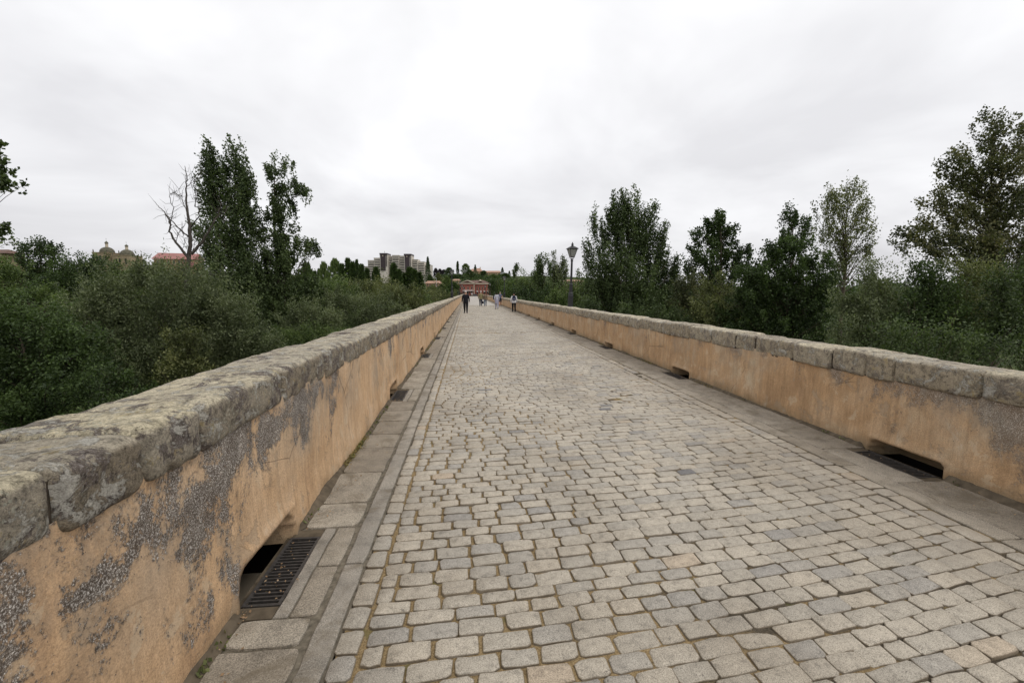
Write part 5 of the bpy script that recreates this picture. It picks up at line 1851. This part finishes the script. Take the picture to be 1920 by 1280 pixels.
h.part('railing', 'white', lambda m: [m.box(h.X(868) + q * 0.28, h.X(868) + q * 0.28 + 0.05, -1.3, -1.25, h.Z(545.2), h.Z(543.6)) for q in range(20)] + [m.box(h.X(868), h.X(888), -1.33, -1.22, h.Z(543.6), h.Z(543.2))], bl)
for x in (870, 877, 884):
    h.window(x - 1.6, x + 1.6, 546.5, 551, 0, 'cream', 'dark')
for x in (895, 901.5, 908, 914):
    h.window(x - 1.5, x + 1.5, 547, 551, 1.2, 'cream', 'dark')
    h.part('awning', 'white', lambda m: m.box(h.X(x - 1.5), h.X(x + 1.5), 0.1, 1.18, h.Z(546.9), h.Z(545.4)))

# ---- villa on the hill
h = House('hill_villa', 'yellow villa with orange tiled roof on the hilltop', 910, 420, base=11.0)
h.box('wall', 'yellow', 881, 900, 509, None, 0, 12)
h.box('wall', 'yellow', 898, 938, 512, None, -2, 12)
h.part('roof', 'tile_o', lambda m: m.add([(h.X(879), -0.8, h.Z(509)), (h.X(906), -0.8, h.Z(509)), (h.X(899), 6, h.Z(502.5)), (h.X(884), 6, h.Z(504)), (h.X(879), 12.8, h.Z(509)), (h.X(906), 12.8, h.Z(509))], [(0, 1, 2, 3), (3, 2, 5, 4), (0, 3, 4), (1, 5, 2), (0, 4, 5, 1)]))
h.part('roof', 'tile_o', lambda m: m.add([(h.X(897), -2.8, h.Z(511.5)), (h.X(940), -2.8, h.Z(511.5)), (h.X(937), 5, h.Z(507.6)), (h.X(902), 5, h.Z(507.6)), (h.X(897), 12.6, h.Z(511.5)), (h.X(940), 12.6, h.Z(511.5))], [(0, 1, 2, 3), (3, 2, 5, 4), (0, 3, 4), (1, 5, 2), (0, 4, 5, 1)]))
h.part('chimney', 'cream', lambda m: m.box(h.X(899.3), h.X(900.8), 5, 6, h.Z(504), h.Z(500.5)))
for q in range(9):
    x = 902 + q * 4
    h.window(x, x + 1.8, 513.2, 516, -2, 'cream')
for q in range(4):
    x = 883.5 + q * 3.6
    h.window(x, x + 1.6, 511, 514.5, 0, 'cream')

# ---- low houses
h = House('orange_roofed_house', 'low house with faded orange roof left of the first lamp post', 811, 250, base=-1.0)
h.box('wall', 'ochre', 799, 823, 531.5, None, 0, 9)
h.part('roof', 'tile_o', lambda m: m.add([(h.X(797), -0.6, h.Z(531.5)), (h.X(825), -0.6, h.Z(531.5)), (h.X(823), 4.5, h.Z(526.3)), (h.X(799), 4.5, h.Z(526.3)), (h.X(797), 9.6, h.Z(531.5)), (h.X(825), 9.6, h.Z(531.5))], [(0, 1, 2, 3), (3, 2, 5, 4), (0, 3, 4), (1, 5, 2), (0, 4, 5, 1)]))
for q in range(5):
    h.window(801 + q * 4.4, 803 + q * 4.4, 533, 536.5, 0)
h = House('yellow_house', 'small yellow house glimpsed between the first left lamp and the brick building', 855, 270, base=1.0)
h.box('wall', 'yellow', 849, 861, 526, None, 0, 8)
h.part('roof', 'tile_o', lambda m: m.add([(h.X(848), -0.5, h.Z(526)), (h.X(862), -0.5, h.Z(526)), (h.X(860), 4, h.Z(523)), (h.X(850), 4, h.Z(523)), (h.X(848), 8.5, h.Z(526)), (h.X(862), 8.5, h.Z(526))], [(0, 1, 2, 3), (3, 2, 5, 4), (0, 3, 4), (1, 5, 2), (0, 4, 5, 1)]))
for q in range(3):
    h.window(850.5 + q * 3.6, 852.5 + q * 3.6, 527.5, 531, 0)
h = House('stone_house', 'stone house with flat brown roof right behind the near lamp post', 1075, 190)
h.box('wall', 'stone', 1060, 1092, 527.5, None, 0, 10)
h.part('roof', 'tile_o', lambda m: m.add([(h.X(1058), -0.5, h.Z(527.5)), (h.X(1094), -0.5, h.Z(527.5)), (h.X(1090), 5, h.Z(524)), (h.X(1062), 5, h.Z(524)), (h.X(1058), 10.5, h.Z(527.5)), (h.X(1094), 10.5, h.Z(527.5))], [(0, 1, 2, 3), (3, 2, 5, 4), (0, 3, 4), (1, 5, 2), (0, 4, 5, 1)]))
for q in range(4):
    h.window(1064 + q * 7, 1066.5 + q * 7, 530, 535, 0)


# ================================================================== LAMPS
def lamp_meshes():
    m = MB()
    m.lathe([(0.155, 0.0), (0.155, 0.03), (0.118, 0.06), (0.118, 0.52), (0.10, 0.62)], 10)
    base = mesh('base', np.concatenate(m.v), m.f, mats=M['iron'])
    m = MB()
    m.lathe([(0.10, 0.62), (0.105, 0.64), (0.075, 0.68), (0.072, 0.98), (0.085, 1.0), (0.082, 1.03), (0.052, 1.06), (0.045, 1.95), (0.042, 2.02), (0.06, 2.03), (0.06, 2.06), (0.035, 2.10), (0.035, 2.16)], 12)
    post = mesh('post', np.concatenate(m.v), m.f, mats=M['iron'])
    m = MB()                                   # lantern: cage bars, lower ring, roof and finial
    zb, zt, rb, rt = 2.22, 2.56, 0.085, 0.175
    for k in range(4):
        a = math.pi / 4 + k * math.pi / 2
        c, s_ = math.cos(a) * 1.414, math.sin(a) * 1.414
        m.tube(np.array([[rb * c, rb * s_, zb], [rt * c, rt * s_, zt]]), 0.010, 4)
        m.tube(np.array([[0.03 * c, 0.03 * s_, 2.10], [rb * c, rb * s_, zb]]), 0.010, 4)
    m.lathe([(rb * 1.5, zb - 0.015), (rb * 1.5, zb + 0.012)], 4, rot=math.pi / 4)
    m.lathe([(rt * 1.44, zt - 0.012), (rt * 1.75, zt + 0.005), (rt * 1.75, zt + 0.02), (rt * 1.2, zt + 0.075), (rt * 0.45, zt + 0.13), (0.055, zt + 0.145), (0.05, zt + 0.20), (0.075, zt + 0.215), (0.03, zt + 0.24), (0.018, zt + 0.30)], 4, rot=math.pi / 4)
    lan = mesh('lantern', np.concatenate(m.v), m.f, mats=M['iron'])
    panes = []
    for k in range(4):
        a0 = math.pi / 4 + k * math.pi / 2
        a1 = a0 + math.pi / 2
        f_ = 1.414 * 0.965
        q = [(rb * f_ * math.cos(a0), rb * f_ * math.sin(a0), zb + 0.014), (rb * f_ * math.cos(a1), rb * f_ * math.sin(a1), zb + 0.014), (rt * f_ * math.cos(a1), rt * f_ * math.sin(a1), zt - 0.013), (rt * f_ * math.cos(a0), rt * f_ * math.sin(a0), zt - 0.013)]
        q2 = [(x * 0.96, y_ * 0.96, z_) for x, y_, z_ in q]
        panes.append(mesh('pane', q + q2, [(0, 1, 2, 3), (7, 6, 5, 4), (0, 4, 5, 1), (1, 5, 6, 2), (2, 6, 7, 3), (3, 7, 4, 0)], mats=M['lglass']))
    return base, post, lan, panes


LM = lamp_meshes()


def lamp(x, y, z, label, scale=1.0, rz=0.0):
    t = thing('street_lamp', label, 'street lamp', (x, y, z), rz, 'black lantern lamps standing on the parapets')
    t.scale = (scale, scale, scale)
    ob('base', LM[0], t)
    ob('post', LM[1], t)
    la = ob('lantern', LM[2], t)
    for p in LM[3]:
        ob('pane', p, la)
    return t


l0 = lamp(float(XR(19.6)) + 0.26, 19.6, 0.955, 'black lantern street lamp on the right parapet, the nearest and largest of all', 0.985, R(8))
l0.rotation_euler = (0, R(1.3), R(8))
for y, sd_, lab in [(44.0, 0, 'on the left parapet, the nearest one on that side'), (92, 0, 'on the left parapet, second nearest on that side'), (131, 0, 'on the left parapet, third nearest on that side'),
                    (58.0, 1, 'on the right parapet, second nearest on that side'), (100, 1, 'on the right parapet, third nearest on that side'), (130, 1, 'on the right parapet, fourth nearest on that side'), (176, 0, 'on the left parapet, farthest on that side')]:
    x = XL - 0.26 if sd_ == 0 else float(XR(y)) + 0.26
    lamp(x, y, 1.10 if sd_ == 0 else 0.965, 'black lantern street lamp ' + lab, 1.0, R(5 * (y % 7)))


def pole(px, top, D, label):
    p = at(px, top, D)
    gz = float(ground_z(p[0], p[1]))
    t = thing('light_pole', label, 'light pole', (p[0], p[1], gz), 0, 'plain grey poles near the end of the bridge')
    hgt = p[2] - gz
    m = MB()
    m.tube(np.array([[0, 0, 0], [0, 0, hgt * 0.6], [0, 0, hgt]]), [0.12, 0.09, 0.06], 8)
    m.build('post', B['grey'], t, True)
    m = MB()
    m.tube(np.array([[0, 0, hgt - 0.05], [-0.5, -0.1, hgt + 0.15], [-1.1, -0.2, hgt + 0.18]]), [0.05, 0.045, 0.04], 6)
    m.lathe([(0.22, hgt + 0.06), (0.30, hgt + 0.12), (0.2, hgt + 0.26), (0.05, hgt + 0.30)], 8, (-1.2, -0.2))
    m.build('luminaire', B['white'], t, True)


pole(818, 521, 190, 'tall thin grey light pole beside the low orange-roofed house')
pole(858.6, 537, 215, 'short grey light pole just left of the brick building')
pole(927.5, 536, 215, 'grey light pole right of the brick building')


# ================================================================== CAR AT THE END OF THE BRIDGE
def car(loc, rz):
    t = thing('parked_car', 'dark car standing side-on at the end of the bridge', 'car', loc, rz)
    paint = plain('dark_car_paint', (0.015, 0.016, 0.02), 0.25, 0.6, var=0.05)
    body = MB()
    side_ = [(-2.05, 0.32), (-2.1, 0.62), (-2.0, 0.82), (-1.2, 0.92), (-0.75, 0.95), (1.35, 0.97), (1.95, 0.92), (2.08, 0.7), (2.05, 0.32)]
    body.prism(side_, -0.84, 0.84)
    bo = body.build('body', paint, t)
    cab = MB()
    V_ = []
    for yy, s_ in ((-0.80, 1.0), (0.80, 1.0)):
        V_ += [(-0.80, yy, 0.96), (1.70, yy, 0.96), (1.15, yy * 0.78, 1.43), (-0.15, yy * 0.78, 1.45)]
    cab.add(V_, [(0, 1, 2, 3), (7, 6, 5, 4), (0, 4, 5, 1), (1, 5, 6, 2), (2, 6, 7, 3), (3, 7, 4, 0)])
    cab.build('cabin', paint, t)
    for yy in (-0.806, 0.806):
        w = MB()
        s_ = 1 if yy > 0 else -1
        w.add([(-0.55, yy, 1.0), (0.42, yy, 1.0), (0.42, yy * 0.84 + s_ * 0.02, 1.37), (-0.10, yy * 0.84 + s_ * 0.02, 1.37), (0.50, yy, 1.0), (1.42, yy, 1.0), (1.05, yy * 0.84 + s_ * 0.02, 1.37), (0.50, yy * 0.84 + s_ * 0.02, 1.37)], [(0, 1, 2, 3), (4, 5, 6, 7)])
        w.build('side_window', B['glass'], t)
    for xx in (-1.3, 1.3):
        for yy in (-0.78, 0.78):
            w = MB()
            w.lathe([(0.16, -0.10), (0.31, -0.10), (0.33, -0.06), (0.33, 0.06), (0.31, 0.10), (0.16, 0.10)], 16)
            o_ = w.build('wheel', M['iron'], t)
            o_.rotation_euler = (R(90), 0, 0)
            o_.location = (xx, yy, 0.33)
            hub = MB().lathe([(0.155, -0.105), (0.155, 0.105)], 12)
            hub.build('rim', B['grey'], o_)
    for xx, mt in ((-2.07, 'white'), (2.06, 'brick')):
        for yy in (-0.6, 0.6):
            MB().box(xx - 0.03, xx + 0.03, yy - 0.16, yy + 0.16, 0.62, 0.76).build('headlight' if xx < 0 else 'tail_light', B[mt], t)


p = at(888, 553.5, 232)
car((p[0], p[1], float(ground_z(p[0], p[1])) + 0.0), R(4))


# ================================================================== PEOPLE
def cl(name, c):
    return plain(name, c, 0.85, 0.15, var=0.12, scale=18)


SKIN = plain('skin', (0.46, 0.27, 0.19), 0.6, 0.3, var=0.06)


def person(label, loc, rz, hgt, top, bottom, shoes, hair, sleeves='long', legs='long', stride=0.18, arm=0.1, build=1.0, jacket=None, skirt=None, hair_len=0.0):
    """one continuous body grown with a Skin modifier over a posed skeleton; faces coloured by limb; hair and loose clothing are children.
    The figure faces -y in its own frame."""
    t = thing('person', label, 'person', loc, rz, 'people walking on the bridge')
    s = hgt / 1.75
    b_ = build
    J, E, RD, TAG = [], [], [], []

    def v(p, r_, tg, par=None):
        J.append((p[0], p[1], p[2]))
        RD.append(r_ if isinstance(r_, tuple) else (r_, r_))
        TAG.append(tg)
        if par is not None:
            E.append((par, len(J) - 1))
        return len(J) - 1

    pel = v((0, 0, 0.95), (0.155 * b_, 0.115 * b_), 'hip')
    wa = v((0, -0.005, 1.10), (0.150 * b_, 0.110 * b_), 'top', pel)
    ch = v((0, 0.0, 1.29), (0.165 * b_, 0.115 * b_), 'top', wa)
    sh = v((0, 0.01, 1.42), (0.120, 0.085), 'top', ch)
    nk = v((0, 0.0, 1.51), 0.056, 'skin', sh)
    h1 = v((0, -0.012, 1.60), (0.074, 0.088), 'skin', nk)
    v((0, -0.005, 1.69), (0.068, 0.084), 'skin', h1)
    for sg in (-1, 1):
        st = stride * sg
        hp = v((0.095 * sg * b_, 0, 0.86), 0.112 * b_, 'leg', pel)
        kn = v((0.100 * sg, -st * 0.55 - 0.02, 0.48), 0.080 * b_, 'leg' if legs == 'long' else 'bare', hp)
        an = v((0.100 * sg, -st + (0.05 if st < 0 else 0), 0.09 + (0.05 if st < 0 else 0)), 0.058 if legs == 'long' else 0.048, 'leg' if legs == 'long' else 'bare', kn)
        v((0.118 * sg, -st - 0.17, 0.045), (0.058, 0.044), 'shoe', an)
        sr = v((0.175 * sg * b_, 0.01, 1.40), 0.074 * b_, 'top', sh)
        el = v((0.235 * sg * b_, 0.04 + arm * sg * 0.5, 1.14), 0.056 * b_, 'top' if sleeves == 'long' else 'bare', sr)
        wr = v((0.245 * sg * b_, -0.02 + arm * sg, 0.91), 0.040, 'top' if sleeves == 'long' else 'bare', el)
        v((0.248 * sg * b_, -0.035 + arm * sg, 0.85), (0.020, 0.036), 'skin', wr)
    me = bpy.data.meshes.new('skeleton')
    me.from_pydata([tuple(c * s for c in q) for q in J], E, [])
    tmp = bpy.data.objects.new('skeleton', me)
    COL.objects.link(tmp)
    sk = tmp.modifiers.new('skin', 'SKIN')
    sk.use_smooth_shade = True
    sv = me.skin_vertices[0].data
    for i, r_ in enumerate(RD):
        sv[i].radius = (r_[0] * s, r_[1] * s)
        sv[i].use_root = (i == 0)
    sub = tmp.modifiers.new('sub', 'SUBSURF')
    sub.levels = sub.render_levels = 2
    dg = bpy.context.evaluated_depsgraph_get()
    ev = tmp.evaluated_get(dg)
    bm_ = bpy.data.meshes.new_from_object(ev)
    bpy.data.objects.remove(tmp)
    nv = len(bm_.vertices)
    co = np.empty(nv * 3, dtype=np.float32)
    bm_.vertices.foreach_get('co', co)
    co = co.reshape(-1, 3)
    polys = [tuple(p_.vertices) for p_ in bm_.polygons]
    pcs = np.array([co[list(f)].mean(0) for f in polys])
    Jn = np.array(J) * s
    # nearest bone decides the cloth
    names = []
    best = np.full(len(pcs), 1e9)
    lab = np.zeros(len(pcs), dtype=int)
    for (i, j) in E:
        a_, c_ = Jn[i], Jn[j]
        ab = c_ - a_
        tt = np.clip(((pcs - a_) @ ab) / (ab @ ab), 0, 1)
        dd = np.linalg.norm(pcs - a_ - tt[:, None] * ab, axis=1) - 0.4 * (RD[i][0] * (1 - tt) + RD[j][0] * tt) * s
        kk = np.where(tt < 0.5, i, j)
        upd = dd < best
        best = np.where(upd, dd, best)
        lab = np.where(upd, kk, lab)
    idx = {'skin': 0, 'top': 1, 'hip': 2, 'leg': 2, 'bare': 0, 'shoe': 3}
    mi = np.array([idx[TAG[k]] for k in lab])
    mi[(pcs[:, 2] < 0.075 * s)] = 3
    if legs == 'short':
        mi[(pcs[:, 2] > 0.52 * s) & (pcs[:, 2] < 0.98 * s) & (np.abs(pcs[:, 0]) < 0.19 * s) & (mi != 1)] = 2
    verts = [tuple(c) for c in co]
    mil = list(mi)
    # fingers, thumb, nose and ears grown onto the same mesh
    for sg in (-1, 1):
        hx, hy = 0.248 * sg * b_, -0.035 + arm * sg
        for q in range(5):
            if q < 4:
                p0 = np.array([hx, hy + (q - 1.5) * 0.019, 0.85])
                ln = (0.066, 0.076, 0.072, 0.056)[q]
                pts = np.array([p0, p0 + np.array([-0.004 * sg, 0, -ln * 0.55]), p0 + np.array([-0.020 * sg, -0.004, -ln])])
            else:
                p0 = np.array([hx, hy - 0.025, 0.885])
                pts = np.array([p0, p0 + np.array([-0.006 * sg, -0.026, -0.028]), p0 + np.array([-0.016 * sg, -0.030, -0.056])])
            V_, F_ = tube(pts * s, np.array([0.0095, 0.009, 0.007]) * s, 5)
            n0 = len(verts)
            verts += [tuple(c) for c in V_]
            polys += [tuple(k + n0 for k in f) for f in F_]
            mil += [0] * len(F_)
        er = MB().lathe([(0.010, -0.03), (0.018, -0.01), (0.018, 0.015), (0.008, 0.03)], 6)
        V_ = (np.concatenate(er.v) + np.array([0.077 * sg, 0.0, 1.625])) * s
        n0 = len(verts)
        verts += [tuple(c) for c in V_]
        polys += [tuple(k + n0 for k in f) for f in er.f]
        mil += [0] * len(er.f)
    ns = np.array([(-0.012, -0.088, 1.612), (0.012, -0.088, 1.612), (0, -0.118, 1.612), (0, -0.092, 1.655)]) * s
    n0 = len(verts)
    verts += [tuple(c) for c in ns]
    polys += [(n0, n0 + 2, n0 + 3), (n0 + 2, n0 + 1, n0 + 3), (n0, n0 + 1, n0 + 2)]
    mil += [0, 0, 0]
    o_ = ob('body', mesh('body', verts, polys, smooth=True, mats=[SKIN, top, bottom, shoes], mi=mil), t)
    bpy.data.meshes.remove(bm_)
    # eyes and mouth
    f_ = MB()
    for sg in (-1, 1):
        f_.box((0.030 * sg - 0.011) * s, (0.030 * sg + 0.011) * s, -0.0935 * s, -0.082 * s, 1.642 * s, 1.652 * s)
    f_.box(-0.022 * s, 0.022 * s, -0.094 * s, -0.080 * s, 1.578 * s, 1.584 * s)
    f_.build('face_features', M['pit'], t)
    # hair cap
    hm = MB()
    V_, F_ = [], []
    nu, nw = 12, 7
    for i in range(nw):
        ph = math.pi / 2 * (1 - i / (nw - 1) * 1.15)
        for k in range(nu):
            a = 2 * math.pi * k / nu
            front = max(0.0, -math.sin(a))
            zz = 1.655 + 0.102 * math.sin(ph)
            if i == nw - 1:
                zz += 0.035 * front - hair_len * (1 - front)
            V_.append((0.083 * math.cos(a) * math.cos(ph), -0.006 + 0.098 * math.sin(a) * math.cos(ph) + 0.006, zz))
    for i in range(nw - 1):
        for k in range(nu):
            F_.append((i * nu + k, i * nu + (k + 1) % nu, (i + 1) * nu + (k + 1) % nu, (i + 1) * nu + k))
    hm.add(np.array(V_) * s, F_)
    hm.build('hair', hair, t, True)
    if jacket is not None:
        jm = MB()
        prof = [(0.186, 0.84), (0.184, 0.95), (0.172, 1.10), (0.186, 1.28), (0.165, 1.40), (0.115, 1.455), (0.062, 1.50)]
        V_, F_ = [], []
        n_ = 16
        for r_, z_ in prof:
            for k in range(n_):
                a = 2 * math.pi * k / n_
                V_.append((r_ * b_ * math.cos(a), r_ * 0.74 * b_ * math.sin(a), z_))
        for i in range(len(prof) - 1):
            for k in range(n_):
                F_.append((i * n_ + k, i * n_ + (k + 1) % n_, (i + 1) * n_ + (k + 1) % n_, (i + 1) * n_ + k))
        jm.add(np.array(V_) * s, F_)
        jm.build('jacket', jacket, t, True)
    if skirt is not None:
        jm = MB()
        prof = [(0.19, 0.60), (0.195, 0.80), (0.175, 1.0), (0.155, 1.06)]
        V_, F_ = [], []
        n_ = 16
        for r_, z_ in prof:
            for k in range(n_):
                a = 2 * math.pi * k / n_
                V_.append((r_ * b_ * math.cos(a), r_ * 0.78 * b_ * math.sin(a), z_))
        for i in range(len(prof) - 1):
            for k in range(n_):
                F_.append((i * n_ + k, i * n_ + (k + 1) % n_, (i + 1) * n_ + (k + 1) % n_, (i + 1) * n_ + k))
        jm.add(np.array(V_) * s, F_)
        jm.build('tunic', skirt, t, True)
    return t


C_ = {
    'black': cl('black_cloth', (0.014, 0.014, 0.018)), 'navy': cl('navy_cloth', (0.022, 0.026, 0.045)), 'olive': cl('olive_cloth', (0.22, 0.19, 0.10)),
    'brown': cl('brown_cloth', (0.17, 0.13, 0.09)), 'jeans': cl('jeans', (0.10, 0.13, 0.18)), 'pale': cl('pale_blue_cloth', (0.50, 0.51, 0.58)),
    'lav': cl('lavender_grey_cloth', (0.36, 0.35, 0.44)), 'blue': cl('blue_grey_cloth', (0.12, 0.13, 0.20)), 'white': cl('white_cloth', (0.72, 0.72, 0.74)),
    'shoe': cl('dark_shoes', (0.03, 0.025, 0.022)), 'tan': cl('tan_cloth', (0.45, 0.36, 0.25)),
    'hw': cl('white_hair', (0.62, 0.60, 0.58)), 'hg': cl('grey_hair', (0.33, 0.31, 0.29)), 'hb': cl('black_hair', (0.012, 0.011, 0.010)), 'hbr': cl('brown_hair', (0.06, 0.035, 0.02)),
}


def foot(px, py):
    d = _F + _R * (px - 960) / FPX + _U * (640 - py) / FPX
    return np.array([0, 0, CAM_H]) + d * (0.002 - CAM_H) / d[2]


p = foot(873.5, 587)
person('white-haired man in black jacket and trousers walking towards the camera', (p[0], p[1], 0.0), R(-4), 1.76, C_['black'], C_['black'], C_['shoe'], C_['hw'], stride=0.09, arm=0.05, build=1.12, jacket=C_['black'])
p = foot(901.5, 574)
person('grey-haired person in olive jacket and dark trousers walking away', (p[0], p[1], 0.0), R(176), 1.78, C_['olive'], C_['navy'], C_['shoe'], C_['hg'], stride=0.12, arm=0.07, build=1.12, jacket=C_['olive'])
pw = foot(910, 574)
person('person in brown patterned top and jeans walking beside the olive jacket', (pw[0], pw[1], 0.0), R(180), 1.62, C_['brown'], C_['jeans'], C_['shoe'], C_['hbr'], stride=-0.10, arm=0.06, build=1.0, jacket=C_['brown'], hair_len=0.05)
pq = foot(931.5, 579.5)
person('dark-haired person in pale blue top and light trousers walking away', (pq[0], pq[1], 0.0), R(178), 1.66, C_['pale'], C_['lav'], C_['shoe'], C_['hb'], stride=0.16, arm=0.06, skirt=C_['lav'], hair_len=0.10)
p = foot(938.5, 573.7)
p[0] = min(p[0], float(XR(p[1])) - 0.45)
person('person in blue-grey shirt and dark shorts walking along the right wall', (p[0], p[1], 0.0), R(180), 1.72, C_['blue'], C_['navy'], C_['shoe'], C_['hg'], sleeves='short', legs='short', stride=-0.15, arm=-0.06, build=1.05)
pk = foot(963.5, 584.7)
pk[0] = min(pk[0], float(XR(pk[1])) - 0.42)
person('person in white shirt and black trousers with a dark backpack', (pk[0], pk[1], 0.0), R(180), 1.60, C_['white'], C_['black'], C_['shoe'], C_['hb'], stride=0.14, arm=0.05, build=1.1, jacket=C_['white'])
p = at(885, 555, 205)
person('tiny distant person in white top in front of the dark car', (p[0], p[1], 0.0), R(0), 1.75, C_['white'], C_['tan'], C_['shoe'], C_['hg'], stride=0.08)

# backpack worn by the white-shirted walker
t = thing('backpack', 'dark navy backpack on the back of the white-shirted walker', 'backpack', (pk[0], pk[1] - 0.155, 0.98), 0.0)
m = MB()
prof = []
V_, F_ = [], []
for i, (z_, w_, d_) in enumerate([(0.0, 0.10, 0.05), (0.03, 0.135, 0.075), (0.16, 0.145, 0.09), (0.30, 0.135, 0.075), (0.38, 0.10, 0.05), (0.41, 0.05, 0.025)]):
    for k in range(12):
        a = 2 * math.pi * k / 12
        ca, sa = math.cos(a), math.sin(a)
        V_.append((w_ * math.copysign(abs(ca) ** 0.6, ca), -0.03 + d_ * math.copysign(abs(sa) ** 0.6, sa), z_))
for i in range(5):
    for k in range(12):
        F_.append((i * 12 + k, i * 12 + (k + 1) % 12, (i + 1) * 12 + (k + 1) % 12, (i + 1) * 12 + k))
F_ += [tuple(reversed(range(12))), tuple(60 + k for k in range(12))]
m.add(V_, F_)
m.build('bag', C_['navy'], t, True)
m = MB().box(-0.10, 0.10, -0.135, -0.11, 0.04, 0.17, 0.012)
m.build('pocket', C_['blue'], t)
for sg in (-1, 1):
    MB().tube(np.array([[0.09 * sg, 0.0, 0.36], [0.11 * sg, 0.13, 0.42], [0.12 * sg, 0.27, 0.33], [0.12 * sg, 0.28, 0.10], [0.11 * sg, 0.02, 0.03]]), 0.018, 5).build('strap', C_['navy'], t, True)
# bags carried by hand
def bag(loc, label, w, hh, mt, drop):
    t_ = thing('handbag', label, 'bag', loc, 0.0)
    MB().box(-w / 2, w / 2, -0.06, 0.06, 0.0, hh, 0.02).build('pouch', mt, t_)
    MB().tube(np.array([[-w * 0.3, 0, hh * 0.95], [-w * 0.25, 0, hh + drop * 0.8], [0, 0, hh + drop], [w * 0.25, 0, hh + drop * 0.8], [w * 0.3, 0, hh * 0.95]]), 0.009, 5).build('handle', mt, t_, True)


bag((pw[0] - 0.30, pw[1] - 0.02, 0.30), 'dark bag carried low between the olive jacket and the brown top', 0.24, 0.30, C_['black'], 0.24)
bag((pq[0] - 0.27, pq[1] - 0.02, 0.95), 'dark shoulder bag at the left side of the pale blue top', 0.20, 0.34, C_['navy'], 0.22)
